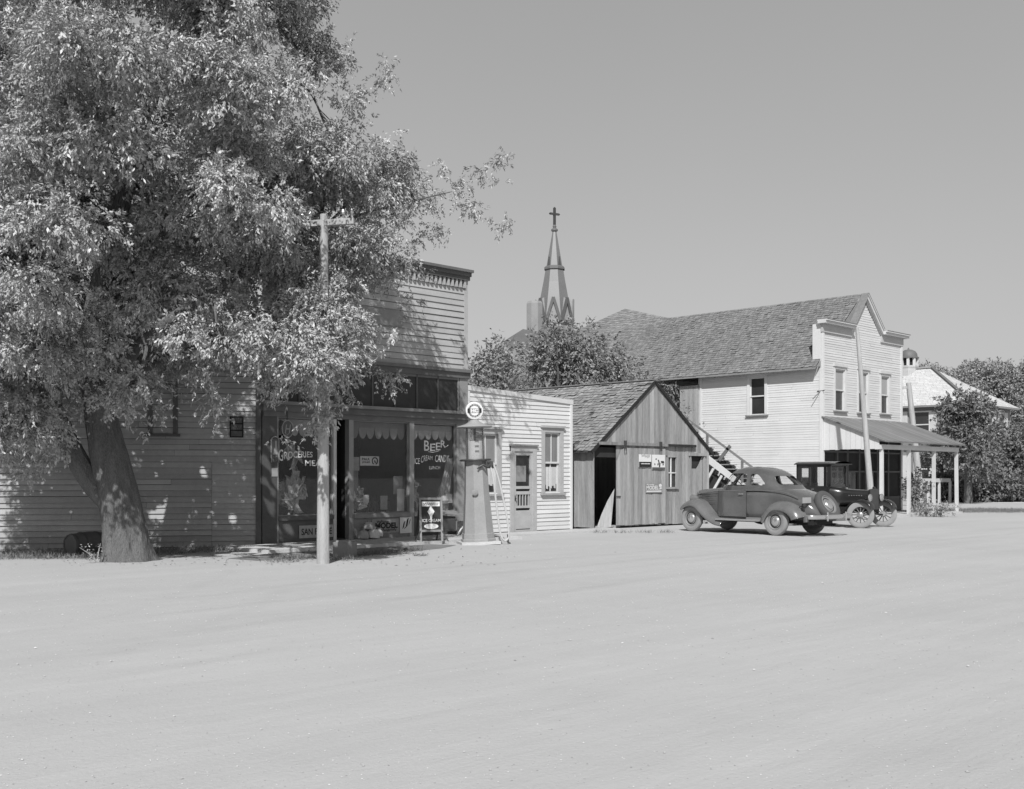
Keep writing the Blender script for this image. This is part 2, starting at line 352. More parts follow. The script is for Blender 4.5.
# ------------------------------------------------------------------ foliage
def leaf_mesh(centers, axis, normal, ln, wd, tone):
    """rhombic folded leaves; all arrays (n,3)/(n,)"""
    n = len(centers); ax = axis/np.linalg.norm(axis, axis=1, keepdims=True)
    sd = np.cross(ax, normal); sd /= (np.linalg.norm(sd, axis=1, keepdims=True)+1e-9); nr = np.cross(sd, ax)
    ln, wd = ln[:, None], wd[:, None]
    v0 = centers; v1 = centers+ax*ln*.45+sd*wd*.5+nr*wd*.18; v2 = centers+ax*ln; v3 = centers+ax*ln*.45-sd*wd*.5+nr*wd*.18
    V = np.stack([v0, v1, v2, v3], 1).reshape(-1, 3); b = np.arange(n)*4
    Fa = np.stack([b, b+1, b+2, b, b+2, b+3], 1).reshape(-1, 3)
    return V, Fa, np.repeat(tone, 2)
def tri_object(name, V, Fa, tone, m, parent=None, off=(0, 0, 0), loc=None):
    me = bpy.data.meshes.new(name); V = V-np.array(off); nf = len(Fa)
    me.vertices.add(len(V)); me.vertices.foreach_set('co', V.astype('f').ravel())
    me.loops.add(nf*3); me.loops.foreach_set('vertex_index', Fa.astype('i').ravel())
    me.polygons.add(nf); me.polygons.foreach_set('loop_start', np.arange(nf, dtype='i')*3)
    try: me.polygons.foreach_set('loop_total', np.full(nf, 3, 'i'))
    except Exception: pass
    me.update(calc_edges=True); me.validate()
    a = me.attributes.new('tone', 'FLOAT', 'FACE'); a.data.foreach_set('value', tone.astype('f'))
    return link(name, me, m, parent, False, loc)
def rdir(n):
    v = RNG.normal(size=(n, 3)); return v/np.linalg.norm(v, axis=1, keepdims=True)
def sprays(lobes, per_m2, nleaf, slen, ln, wd, droop=.8, fill=.25, tv=.2, lv=0):
    """lobes: (x,y,z,rx,ry,rz). twigs sprout over each lobe surface, droop, carry leaves."""
    Vs, Fs, Ts = [], [], []; base = 0; twigs = []
    for (x, y, z, rx, ry, rz) in lobes:
        area = 4*math.pi*((rx*ry+rx*rz+ry*rz)/3); ns = max(4, int(area*per_m2))
        d = rdir(ns); rr = np.where(RNG.random(ns) < fill, RNG.uniform(.25, .8, ns), RNG.uniform(.8, 1.08, ns))[:, None]
        keep = (d[:, 2] > -.75) | (RNG.random(ns) < .4); d, rr = d[keep], rr[keep]; ns = len(d)
        S = np.array([x, y, z])+d*np.array([rx, ry, rz])*rr
        sd = d*1.0+RNG.normal(scale=.35, size=(ns, 3)); sd[:, 2] -= droop*RNG.uniform(.4, 1.3, ns); sd /= np.linalg.norm(sd, axis=1, keepdims=True)
        t = RNG.random((ns, nleaf)); L = slen*RNG.uniform(.5, 1.3, ns)[:, None]*t
        C = S[:, None, :]+sd[:, None, :]*L[..., None]; C[..., 2] -= droop*.35*(L**2)/slen
        C += RNG.normal(scale=slen*.07, size=C.shape)
        A = sd[:, None, :]*.8+RNG.normal(scale=.5, size=C.shape); A[..., 2] -= droop*.8
        Nn = np.broadcast_to((d*.7+RNG.normal(scale=.35, size=d.shape))[:, None, :], C.shape)+RNG.normal(scale=.42, size=C.shape)+np.array([0, 0, .55])
        k = ns*nleaf; lt = (1+RNG.uniform(-tv, tv, k))*np.repeat(1+RNG.uniform(-.1, .1, ns), nleaf)*(1+RNG.uniform(-lv, lv))
        V, Fa, T = leaf_mesh(C.reshape(-1, 3), A.reshape(-1, 3), Nn.reshape(-1, 3), ln*RNG.uniform(.6, 1.35, k), wd*RNG.uniform(.7, 1.3, k), lt)
        Vs.append(V); Fs.append(Fa+base); Ts.append(T); base += len(V)
    return np.concatenate(Vs), np.concatenate(Fs), np.concatenate(Ts)
def bark_tube(mb, pts, rad, seg=20, amp=.06, fl=0, sub=6):
    P = [Vector(p) for p in pts]; Q = []; Rr = []
    for i in range(len(P)-1):
        for k in range(sub):
            t = k/sub; p0, p1, p2, p3 = P[max(i-1, 0)], P[i], P[i+1], P[min(i+2, len(P)-1)]
            q = .5*((2*p1)+(p2-p0)*t+(2*p0-5*p1+4*p2-p3)*t*t+(3*p1-p0-3*p2+p3)*t**3); Q.append(q); Rr.append(rad[i]*(1-t)+rad[i+1]*t)
    Q.append(P[-1]); Rr.append(rad[-1]); ph = [random.uniform(0, 6.28) for _ in range(6)]
    def jit(i, k, a): return 1+amp*(math.sin(3*a+ph[0]+i*.12)*.7+math.sin(7*a+ph[1]-i*.2)*.5+abs(math.sin(11*a+ph[2]+math.sin(i*.4)*.8))*.9-.5+math.sin(19*a+i*.5+ph[4])*.35+random.uniform(-.35, .35))+fl*max(0, 1-i/5.0)**2*(.6+.5*math.sin(4*a+ph[3]))
    return mb.tube(Q, Rr, seg, 1.0, True, jit)
def small_tree(name, label, px, d, ztop, zbot, wid, m, trunk_r=.16, ln=.2, wd=.11, dens=7, group=None, nl=9, lob=None, slen=.55, lump=.34):
    bx, by = at(px, d); root = thing(name, label, 'tree', (bx, by, 0), 0, group)
    L = []; H = ztop-zbot; n = lob or 16
    for i in range(n):
        u = random.random()**.8; z = zbot+H*(.12+.8*u); rmax = wid*(1-.75*max(0, u-.35)**1.2)*(.75 if u < .12 else 1)
        a = random.uniform(0, 6.28); rr = rmax*math.sqrt(random.random())*.78; r = wid*lump*random.uniform(.7, 1.25)
        L.append((bx+rr*math.cos(a), by+rr*math.sin(a), z, r, r, r*random.uniform(.75, 1.05)))
    V, Fa, T = sprays(L, dens, nl, slen, ln, wd, droop=.25, fill=.3, tv=.3)
    tri_object('crown', V, Fa, T, m, root, (bx, by, 0))
    t = MB(); bark_tube(t, [(bx, by, -.05), (bx+.05, by, zbot*.6), (bx-.05, by+.05, zbot+H*.35), (bx, by, zbot+H*.75)], [trunk_r*1.15, trunk_r, trunk_r*.65, trunk_r*.2], 9)
    for i in range(7):
        l = random.choice(L); z0 = zbot+H*random.uniform(.05, .4); t.tube([(bx, by, z0), ((bx+l[0])/2, (by+l[1])/2, (z0+l[2])/2+.1), l[:3]], [trunk_r*.45, trunk_r*.3, .02], 6)
    t.build('trunk', M['bark'], root, True); return root
# ================================================================== SETTING
g = MB(); g.quad((-500, -500, 0), (900, -500, 0), (900, 900, 0), (-500, 900, 0)); tag(g.build('ground', M['dirt']), kind='structure')
YF = 21.55                                    # building line
# sidewalk slab in front of the store, with a broken kerb edge
sw = MB()
for i in range(6):
    x0 = 12.6+i*1.25; sw.box(x0, x0+1.235, 19.6+random.uniform(-.02, .02), 21.50, -.1, .075+random.uniform(-.004, .004), random.uniform(.92, 1.06))
sw.box(20.1, 25.6, 20.5, 21.5, -.1, .05, .95)
tag(sw.build('sidewalk', M['concrete']), kind='structure')
vg = MB()
ring = [(11.4, 18.1), (13.0, 17.75), (14.6, 17.9), (16.2, 18.3), (17.2, 18.9), (17.0, 19.58), (12.6, 19.58), (11.3, 19.0)]
vg.add([(x, y, .004) for x, y in ring], [tuple(range(len(ring)))], .8); tag(vg.build('verge', M['dry_grass']), kind='structure')
pr = random.Random(3); pb = MB()
for i in range(7000):
    d = 5.6+22*pr.random()**1.3; px = pr.uniform(-20, 1044); x, y = at(px, d); s = pr.uniform(.003, .011)*(1.7 if pr.random() < .04 else 1)*(1 if d > 9 else .75)
    z = s*.25; a = pr.uniform(0, 6); ca, sa = math.cos(a)*s, math.sin(a)*s
    pb.add([(x+ca, y+sa, z), (x-sa*.8, y+ca*.8, z), (x-ca, y-sa, z), (x+sa*.8, y-ca*.8, z), (x, y, z+s*.55)], [(0, 1, 4), (1, 2, 4), (2, 3, 4), (3, 0, 4)], pr.choice([.55, .7, .8, .9, 1.05]))
tag(pb.build('gravel', M['pebble']), kind='stuff')
def grass_patch(name, pts, n, h, m, spread=.6, seed=1, tone=1.0):
    rg = np.random.default_rng(seed); C = []
    for (x, y, r, k) in pts:
        a = rg.uniform(0, 6.28, k); q = r*np.sqrt(rg.random(k)); C.append(np.stack([x+q*np.cos(a), y+q*np.sin(a), np.zeros(k)], 1))
    C = np.concatenate(C); k = len(C); A = rg.normal(scale=spread, size=(k, 3)); A[:, 2] = 1
    V, Fa, T = leaf_mesh(C, A, rg.normal(size=(k, 3)), h*rg.uniform(.4, 1.3, k), np.full(k, h*.09)*rg.uniform(.6, 1.5, k), tone*rg.uniform(.6, 1.3, k))
    return tag(tri_object(name, V, Fa, T, m), kind='stuff')
gx = lambda px, py, r, k: (*gp(px, py), r, k)
grass_patch('weeds', [gx(355, 556, .35, 260), gx(385, 554, .45, 420), gx(412, 551, .25, 160), gx(300, 559, .5, 260), gx(340, 560, .3, 160), gx(283, 562, .3, 100), gx(420, 556, .15, 60)], 0, .12, M['dry_grass'], 1.3, 2, .7)
grass_patch('grass', [gx(60, 556, 1.0, 1500), gx(90, 556, 1.0, 1500), gx(10, 556, 1.2, 1500), gx(160, 553, .8, 900), gx(200, 551, .7, 600), gx(230, 550, .5, 300)]
            + [gx(945+i*12, 512-i % 3, 1.6, 900) for i in range(8)] + [gx(600+i*22, 533, .25, 50) for i in range(4)], 0, .13, M['dry_grass'], .8, 5, .8)
lt = np.random.default_rng(12); k_ = 420; dd_ = lt.uniform(19.6, 24.3, k_); pp_ = np.where(lt.random(k_) < .7, lt.normal(170, 120, k_), lt.uniform(-40, 520, k_)); Cc = np.array([(*at(p, d), .012) for p, d in zip(pp_, dd_)])
Aa = lt.normal(size=(k_, 3)); Aa[:, 2] *= .25; Nn_ = lt.normal(scale=.35, size=(k_, 3)); Nn_[:, 2] = 1; V, Fa, T = leaf_mesh(Cc, Aa, Nn_, lt.uniform(.04, .09, k_), lt.uniform(.02, .04, k_), lt.uniform(.6, 1.4, k_)); tag(tri_object('fallen_leaves', V, Fa, T, M['dry_grass']), kind='stuff')
# ================================================================== GROCERY STORE
x0 = Xon(262, YF); x1 = Xon(466.5, YF)
FS = Fr((x0, YF, 0), (1, 0, 0), (0, -1, 0)); WS = x1-x0
def sa(px): return Xon(px, YF)-x0
def sz(px, py): return Zat(py, Xon(px, YF), YF)
store = thing('grocery_store', 'two-storey clapboard grocery store with tall false front and painted show windows', 'store', (x0, YF, 0))
zTop = sz(467, 281.5); zSid = sz(462, 371); zFr1 = sz(457, 378); zTr0 = sz(457, 412); zHd = sz(455, 424.5); zSill = sz(440, 513)
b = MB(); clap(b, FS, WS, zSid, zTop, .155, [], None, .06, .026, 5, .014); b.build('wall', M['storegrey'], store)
b = MB()
b.wb(FS, -.05, WS+.05, -.2, .24, zTop+.20, zTop+.27, 1.2); b.wb(FS, -.05, WS+.03, -.2, .17, zTop+.10, zTop+.2, 1.0); b.wb(FS, -.02, WS+.02, -.2, .12, zTop-.0, zTop+.10, .9)
c = b.build('cornice', M['darktrim'], store)
b = MB(); k = 0
while k*.145 < WS-.1: b.wb(FS, k*.145+.03, k*.145+.09, .03, .09, zTop-.20, zTop-.002); k += 1
b.build('dentil_row', M['storegrey'], c)
b = MB(); b.wb(FS, WS-.11, WS+.005, .0, .05, zSid, zTop); b.wb(FS, WS-.02, WS+.006, -.3, .03, zSid, zTop); b.build('corner_board', M['storegrey'], store)
b = MB(); b.wb(FS, -.04, WS+.06, -.1, .10, zFr1, zSid, 1.0); b.wb(FS, -.06, WS+.09, -.1, .16, zSid-.05, zSid+.03, 1.3); b.build('ledge', M['darktrim'], store)
# blacked-out transom
b = MB(); b.wb(FS, 0, sa(458), -.10, .02, zTr0, zFr1, 1.0); tr = b.build('transom', M['blind'], store)
b = MB(); n = 8
for i in range(n+1):
    a = sa(272)+(sa(457.5)-sa(272))*i/n; b.wb(FS, a-.025, a+.025, .0, .04, zTr0, zFr1, .8 if i < n else 2.2)
b.wb(FS, sa(272), sa(457.5), 0, .038, zFr1-.06, zFr1, 1.5); b.build('transom_bar', M['darktrim'], tr)
b = MB(); b.wb(FS, sa(458)+.02, WS, -.1, .05, 0, zFr1); b.build('pilaster', M['midtrim'], store)
b = MB(); b.wb(FS, -.02, sa(276), -.1, .05, 0, zFr1, .8); b.build('pilaster', M['darktrim'], store)
b = MB(); b.wb(FS, -.04, WS+.05, -.1, .13, zHd+.12, zTr0, 1.1); b.wb(FS, -.05, WS+.06, -.1, .20, zTr0-.06, zTr0+.015, 1.9); b.wb(FS, .0, WS, -.1, .07, zHd, zHd+.12, 1.3); b.build('shopfront_beam', M['darktrim'], store)
# signboard on the upper front behind the leaves
b = MB(); b.wb(FS, sa(300), sa(401), .03, .09, sz(390, 326), sz(390, 311)); tag(b.build('signboard', M['midtrim'], store), 'plain grey board fixed across the upper siding')
# interior
b = MB(); zc = zHd+.1
b.box(x0+.1, x1-.1, YF+4.5, YF+4.6, 0, zc); b.box(x0+.0, x0+.1, YF+.1, YF+4.5, 0, zc); b.box(x1-.1, x1, YF+.1, YF+4.5, 0, zc); b.box(x0+.1, x1-.1, YF+.1, YF+4.5, zc, zc+.1); b.box(x0+.1, x1-.1, YF+.1, YF+4.5, .02, .1, 1.5)
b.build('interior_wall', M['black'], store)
b = MB(); b.box(x0+.5, x1-1.0, YF+2.6, YF+3.1, .1, 1.05); b.box(x0+.3, x1-.4, YF+4.1, YF+4.48, .1, 2.4, .7)
for i in range(40): b.box(x0+.4+i*.13, x0+.5+i*.13, YF+4.0, YF+4.099, .5+.45*(i % 4), .5+.45*(i % 4)+random.uniform(.12, .3), random.uniform(.8, 4))
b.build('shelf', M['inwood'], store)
b = MB()
for (p, q) in ((276, 333), (352, 458)): b.wb(FS, sa(p), sa(q), -.95, -.06, zSill-.14, zSill-.06)
b.build('display_floor', M['midtrim'], store)
# posts and bulkheads
b = MB()
for (p, q, t) in ((332.5, 335.5, 2.2), (348, 352.5, 1.1), (408.5, 413, 1.3), (455.5, 458.5, 1.0), (276, 277.4, 1)): b = MB(); b.wb(FS, sa(p), sa(q), -.12, .045, .05, zHd, t); b.build('mullion', M['midtrim'], store)
b = MB(); b.wb(FS, sa(277.4), sa(332.5), -.12, .02, .04, zSill-.02, 1.0); b.wb(FS, sa(277.4), sa(332.5), -.1, .07, zSill-.06, zSill+.04, 1.1); b.wb(FS, sa(277.4), sa(332.5), .02, .032, .04, .16, .8)
b.build('bulkhead', M['darktrim'], store)
b = MB(); b.wb(FS, sa(352.5), sa(408.5), -.12, .02, .04, zSill-.02, 1.0); b.wb(FS, sa(352.5), sa(408.5), -.1, .08, zSill-.06, zSill+.04, 1.0); b.build('bulkhead', M['midtrim'], store)
b = MB(); b.wb(FS, sa(413), sa(455.5), -.12, .02, .04, zSill-.02, .35); b.wb(FS, sa(413), sa(455.5), -.1, .08, zSill-.06, zSill+.04, 1.2); b.build('bulkhead', M['midtrim'], store)
# recessed entry
b = MB(); ea, eb = sa(335.5), sa(348); b.wb(FS, ea+.02, eb-.02, -1.25, -1.15, .08, 2.3, 1.0); d_ = b.build('door', M['darktrim'], store); d_['label'] = 'dark recessed entrance door'
b = MB(); b.wb(FS, ea+.12, eb-.12, -1.148, -1.14, 1.0, 2.05); b.build('pane', M['pane'], d_)
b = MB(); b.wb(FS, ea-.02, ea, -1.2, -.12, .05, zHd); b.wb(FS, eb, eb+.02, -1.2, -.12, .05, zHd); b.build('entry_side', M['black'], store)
def shop_window(p, q):
    b = MB(); b.wb(FS, sa(p), sa(q), -.045, -.04, zSill+.04, zHd); w = b.build('show_window', M['glass'], store)
    b = MB(); t = .03
    b.wb(FS, sa(p), sa(p)+t, -.06, -.005, zSill+.04, zHd); b.wb(FS, sa(q)-t, sa(q), -.06, -.005, zSill+.04, zHd); b.wb(FS, sa(p)+t, sa(q)-t, -.06, -.005, zHd-t, zHd); b.wb(FS, sa(p)+t, sa(q)-t, -.06, -.005, zSill+.04, zSill+.04+t)
    b.build('window_frame', M['midtrim'], w); return w
def valance(w, p, q, n, ztop, zmid, zlow, m, nn=-.12):
    b = MB(); a0, a1 = sa(p)+.03, sa(q)-.03; b.wb(FS, a0, a1, nn-.004, nn, zmid, ztop, .8)
    for i in range(n):
        u0, u1 = a0+(a1-a0)*i/n, a0+(a1-a0)*(i+1)/n; c = (u0+u1)/2; r = (u1-u0)/2
        pts = [(u0, zmid), *[(c-r*math.cos(t), zmid-(zmid-zlow)*math.sin(t)**.8) for t in np.linspace(.15, math.pi-.15, 9)], (u1, zmid)]
        b.prism(FS, pts, nn-.004, nn+.012*(i % 2), random.uniform(.8, 1.15))
    o = b.build('valance', m, w); return o
w1 = shop_window(277.4, 332.5); w2 = shop_window(352.5, 408.5); w3 = shop_window(413, 455.5)
valance(w1, 277.4, 332.5, 7, zHd-.04, sz(305, 427), sz(305, 436), M['cloth']); valance(w2, 352.5, 408.5, 7, zHd-.03, sz(380, 428), sz(380, 439), M['midtrim']); valance(w3, 413, 455.5, 6, zHd-.05, sz(435, 431), sz(435, 440), M['cloth'])
def ST(s, p0, y1, p1, y0, **k):
    kw = dict(n=-.036, parent=w1); kw.update(k); return fit_text(s, FS, sa(p0), sa(p1), sz((p0+p1)/2, y0), sz((p0+p1)/2, y1), **kw)
def arcfn(p0, p1, ytop, hl, hr, sag):
    def fn(u, w):
        px = p0+(p1-p0)*u; h = hl+(hr-hl)*u; y = ytop+sag*(4*(u-.5)**2)+h*(1-w); return sa(px), sz(px, y)
    return fn
fit_text('G', FS, sa(279.5), sa(284), sz(281, 461), sz(281, 449.2), n=-.036, off=.012, parent=w1)
ST('ROCERIES', 285, 452, 313.5, 458.6, off=.012, fn=arcfn(285, 313.5, 451.2, 7.4, 5.6, 0.6))
ST('MEATS', 306, 460.2, 330.5, 466, off=.014)
ST('F', 313, 441, 315.5, 444.2, off=.01); ST('ING', 325, 441.5, 331, 444.5, off=.01)
for (p0, p1, yt, yb, s) in ((425, 430.2, 440.5, 450.8, 'B'), (431, 436.2, 443.6, 450.9, 'E'), (436.8, 441.4, 442.6, 450.2, 'E'), (441.6, 446.5, 440.4, 447.6, 'R')):
    ST(s, p0, yt, p1, yb, parent=w3, off=.012)
b = MB(); b.tube([FS.p(sa(p), -.035, sz(p, y)) for p, y in ((443.8, 445), (446, 446.6), (448, 446.3), (449, 445))], .009, 5); b.tube([FS.p(sa(p), -.035, sz(p, y)) for p, y in ((429, 451.6), (434, 452.4), (440, 450.8))], .008, 5); b.build('flourish', M['lettering'], w3)
ST('ICE', 415, 458, 420.8, 464, parent=w3, shear=.1, off=.006); ST('CREAM', 422, 455.5, 433.5, 462, parent=w3, shear=.1, off=.006, fn=arcfn(422, 433.5, 455.2, 7.0, 3.6, 1.2)); ST('CANDY', 436, 455, 450, 462, parent=w3, shear=.1, off=.006)
ST('LUNCH', 430.2, 466, 441, 469.3, parent=w3, off=.012)
# curtain-like drapes tied back in the show windows
def drape(w, pts, tone):
    b = MB(); (pt, yt), (pb, yb), (pc, yc) = pts; nst = 9
    for i in range(nst):
        u, v = i/nst, (i+1)/nst
        A = FS.p(sa(pt)+.03*i, -.16-.03*(i % 2), sz(pt, yt)); B = FS.p(sa(pt)+.03*i+.03, -.16-.03*((i+1) % 2), sz(pt, yt))
        C = FS.p(sa(pb+(pc-pb)*v), -.20-.05*((i+1) % 2), sz(pb, yb+(yc-yb)*v)); D = FS.p(sa(pb+(pc-pb)*u), -.20-.05*(i % 2), sz(pb, yb+(yc-yb)*u)); b.quad(A, B, C, D, tone*random.uniform(.8, 1.2))
    b.build('drape', M['cloth'], w)
drape(w2, ((354, 465), (355, 512), (365, 510)), .8); drape(w3, ((451, 458), (440, 511), (454.5, 511)), 1.1)
# --- side wall (splayed), its repainted patch and window
SD = Vector((*c2w(-1, -.17), 0)).normalized(); SN_ = Vector((*c2w(.17, -1), 0)).normalized()
LS = 13.0; OS = Vector((x0-.03, YF+.02, 0))+SD*LS; FW = Fr(OS, -SD, SN_)          # a runs towards the corner
def wa(px):                                                                     # distance along the side wall seen at px
    r = (px-512)/F_PX; o, a = FW.O, FW.A
    return -((SN-r*CS)*o.x-(CS+r*SN)*o.y)/((SN-r*CS)*a.x-(CS+r*SN)*a.y)
def wz(px, py): q = FW.p(wa(px), 0, 0); return Zat(py, q.x, q.y)
pa0, pa1 = wa(212), LS-.02; pz = wz(236, 461.5)
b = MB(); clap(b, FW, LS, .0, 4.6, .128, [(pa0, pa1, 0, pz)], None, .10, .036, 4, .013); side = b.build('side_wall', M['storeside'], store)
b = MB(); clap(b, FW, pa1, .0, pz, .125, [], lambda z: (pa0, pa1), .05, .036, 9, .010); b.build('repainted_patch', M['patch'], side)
b = MB(); b.wb(FW, LS-.10, LS+.02, .0, .05, 0, 4.6, .9); b.wb(FW, 0, LS, -.25, -.02, 0, 4.55, .5); b.wb(FW, -.1, LS+.02, -.3, .16, 4.6, 4.74, 1.0); b.build('side_trim', M['darktrim'], side)
w_ = window(store, FW, wa(148), wa(178), wz(163, 434), wz(163, 385), M['darktrim'], M['darktrim'], .10)
# hip of store roof behind the false front
b = MB(); zr = zFr1+.15
b.add([(x0+.2, YF+.32, zr), (x1+.55, YF+.32, zr-.35), (x1+.55, YF+9, zr-.35), (x0+.2, YF+9, zr), (x0+WS/2, YF+.32, zr+1.9), (x0+WS/2, YF+9, zr+1.9)], [(1, 2, 5, 4), (0, 4, 5, 3), (0, 1, 4), (2, 3, 5)]); b.build('roof', M['shingle'], store)
b = MB(); b.box(x1-.12, x1-.01, YF+.32, YF+9, 0, zr-.1); b.build('rear_wall', M['storeside'], store)
# ================================================================== ANNEX
ax1 = Xon(571.5, YF); FA = Fr((x1+.02, YF, 0), (1, 0, 0), (0, -1, 0)); WA = ax1-x1-.02
aa = lambda px: Xon(px, YF)-x1-.02
ann = thing('annex', 'small one-storey white clapboard annex with two windows and a narrow door', 'building', (x1+.02, YF, 0))
zl, zrr = sz(470, 388), sz(571, 402.5)
tp = lambda a: zl+(zrr-zl)*a/WA
dA0, dA1, dZ = aa(509.5), aa(535.5), sz(522, 446)
wA = (aa(471), aa(500.5), sz(490, 494), sz(490, 429)); wB = (aa(541), aa(562.5), sz(552, 493), sz(552, 428))
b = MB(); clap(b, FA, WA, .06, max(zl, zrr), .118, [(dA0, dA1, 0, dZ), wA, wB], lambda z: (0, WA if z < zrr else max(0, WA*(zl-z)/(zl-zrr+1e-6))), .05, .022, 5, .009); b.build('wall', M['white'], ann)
b = MB(); b.wb(FA, WA-.09, WA+.005, 0, .04, .05, zrr+.02, 1.05); b.wb(FA, 0, .07, 0, .035, .05, zl); b.prism(FA, [(0, zl-.06), (WA+.03, zrr-.06), (WA+.03, zrr+.07), (0, zl+.07)], -.3, .05, .95); b.build('trim', M['white'], ann)
b = MB(); b.box(ax1-.08, ax1-.001, YF+.02, YF+7, 0, zrr-.03); b.wb(FA, 0, WA-.08, -7, -6.9, 0, zrr-.1); b.build('side_wall', M['whitedull'], ann)
b = MB(); b.add([(x1+.02, YF+.05, zl+.06), (ax1+.15, YF+.05, zrr+.05), (ax1+.15, YF+7, zrr+.55), (x1+.02, YF+7, zl+.62)], [(0, 1, 2, 3)]); b.build('roof', M['porchroof'], ann)
for W in (wA, wB):
    w_ = window(ann, FA, *W, M['annextrim'], M['whitedull'], .13, 2, 'pane', None, .06)
    ia0, ia1 = W[0]+.13, W[1]-.13; zm = (W[2]+W[3]-.13)/2
    b = MB(); 
    for i in range(8):
        u0, u1 = ia0+(ia1-ia0)*i/8, ia0+(ia1-ia0)*(i+1)/8; hz = W[2]+random.uniform(.12, .3); b.quad(FA.p(u0, -.042, zm+.02), FA.p(u1, -.042, zm+.02), FA.p(u1, -.042, W[3]-.19), FA.p(u0, -.042, W[3]-.19), random.uniform(.55, .75))
        b.quad(FA.p(u0, -.0785, hz), FA.p(u1, -.0785, hz+random.uniform(-.06, .06)), FA.p(u1, -.0785, zm-.12), FA.p(u0, -.0785, zm-.12), random.uniform(1.4, 1.8))
    b.build('curtain', M['curtain'], w_)
# screen door
b = MB(); c = .15
b.wb(FA, dA0, dA0+c, 0, .05, .05, dZ); b.wb(FA, dA1-c, dA1, 0, .05, .05, dZ); b.wb(FA, dA0, dA1, 0, .052, dZ-c, dZ); b.wb(FA, dA0-.04, dA1+.04, 0, .10, dZ, dZ+.045, .6); b.wb(FA, dA0-.02, dA1+.02, 0, .12, .02, .06, .8)
df = b.build('door_frame', M['annextrim'], ann)
b = MB(); p0, p1, zt, zb = dA0+c, dA1-c, dZ-c, .06; s = .085
b.wb(FA, p0, p0+s, -.03, .02, zb, zt); b.wb(FA, p1-s, p1, -.03, .02, zb, zt)
H = zt-zb
for (u, v) in ((0, .02), (.03, .26), (.29, .32), (.46, .50), (.53, .565), (.95, 1)): b.wb(FA, p0+s, p1-s, -.03, .018, zb+H*u, zb+H*v)
for i in range(5): a = p0+s+(p1-p0-2*s)*(i+.5)/5; b.wb(FA, a-.012, a+.012, -.02, .012, zb+H*.32, zb+H*.46)
dr = b.build('screen_door', M['annextrim'], ann)
b = MB(); b.wb(FA, p0+s, p1-s, -.05, -.035, zb+H*.26, zb+H*.95, 1); b.build('pane', M['pane'], dr)
b = MB(); b.wb(FA, p0+s+.05, p1-s-.12, -.0345, -.034, zb+H*.62, zb+H*.82, .8); b.build('window_shade', M['curtain'], dr)
b = MB(); b.lathe([(0, .05), (.025, .045), (.03, .02), (.012, 0)], 10, Matrix.Translation(FA.p(p0+.04, .02, .98)) @ Matrix.Rotation(R(90), 4, 'X')); b.wb(FA, p0+.015, p0+.065, .02, .026, .9, 1.06); b.build('handle', M['iron'], dr)
# ================================================================== BARN / SHED
bx0, bx1 = Xon(595, YF), Xon(708.5, YF); FB = Fr((bx0, YF, 0), (1, 0, 0), (0, -1, 0)); WB = bx1-bx0
ba = lambda px: Xon(px, YF)-bx0
BL = 7.6; apx = ba(654.0); zA = Zat(382, bx0+apx, YF); zE = Zat(447, bx0, YF)
shed = thing('shed', 'weathered plank shed with gabled shingle roof and sliding door left half open', 'shed', (bx0, YF, 0))
top = lambda a: zE+(zA-zE)*(a/apx if a < apx else (WB-a)/(WB-apx))
op = (0.06, ba(616), 0.0, Zat(444, bx0, YF)); wn = (ba(666), ba(676.5), sz(671, 487), sz(671, 455.5)); dn = (ba(690), ba(703), 0.0, sz(697, 456))
b = MB(); vboards(b, FB, WB, .05, lambda a: top(a)-.02, .175, [op, wn, dn], .24); b.build('wall', M['barn'], shed)
FBs = Fr((bx0, YF+BL, 0), (0, -1, 0), (-1, 0, 0)); b = MB(); vboards(b, FBs, BL-.02, .05, lambda a: zE-.05, .19, [], .14); b.box(bx1-.03, bx1-.001, YF+.03, YF+BL, 0, zE-.05); b.box(bx0, bx1, YF+BL-.03, YF+BL, 0, zE); b.build('side_wall', M['barn'], shed)
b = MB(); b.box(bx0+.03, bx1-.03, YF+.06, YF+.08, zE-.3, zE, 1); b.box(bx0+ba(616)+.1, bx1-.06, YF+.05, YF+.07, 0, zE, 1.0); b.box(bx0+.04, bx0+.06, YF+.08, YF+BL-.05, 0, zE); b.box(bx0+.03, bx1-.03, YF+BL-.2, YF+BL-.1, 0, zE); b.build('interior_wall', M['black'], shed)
oh, ov = .05, .22; sl = (zA-zE)/apx
b = MB(); zr = zA+.05; ze = zE-sl*ov+.05
shingles(b, (bx0-ov, YF-oh, ze), (bx0-ov, YF+BL, ze), (bx0+apx, YF-oh, zr), (bx0+apx, YF+BL, zr), .16, .16, .22, .022, .035, .03, .012)
shingles(b, (bx1+ov, YF-oh, ze), (bx1+ov, YF+BL, ze), (bx0+apx, YF-oh, zr), (bx0+apx, YF+BL, zr), .16, .17, .22, .022, .03, .02)
rf = b.build('roof', M['barnshingle'], shed)
b = MB()
for sx in (-1, 1):
    xe = bx0-ov if sx < 0 else bx1+ov; b.add([(xe, YF-oh, ze-.005), (xe, YF+BL, ze-.005), (bx0+apx, YF+BL, zr-.005), (bx0+apx, YF-oh, zr-.005), (xe, YF-oh, ze-.05), (xe, YF+BL, ze-.05), (bx0+apx, YF+BL, zr-.05), (bx0+apx, YF-oh, zr-.05)], [(0, 1, 2, 3), (7, 6, 5, 4), (0, 3, 7, 4), (0, 4, 5, 1), (1, 5, 6, 2)], .25)
b.build('roof_deck', M['barn'], rf)
b = MB(); 
for sx in (-1, 1):
    xe = bx0-ov if sx < 0 else bx1+ov; b.beam((xe, YF-oh-.012, ze-.05), (bx0+apx, YF-oh-.012, zr-.05), .024, .10, .22)
b.build('rake_board', M['darktrim'], rf)
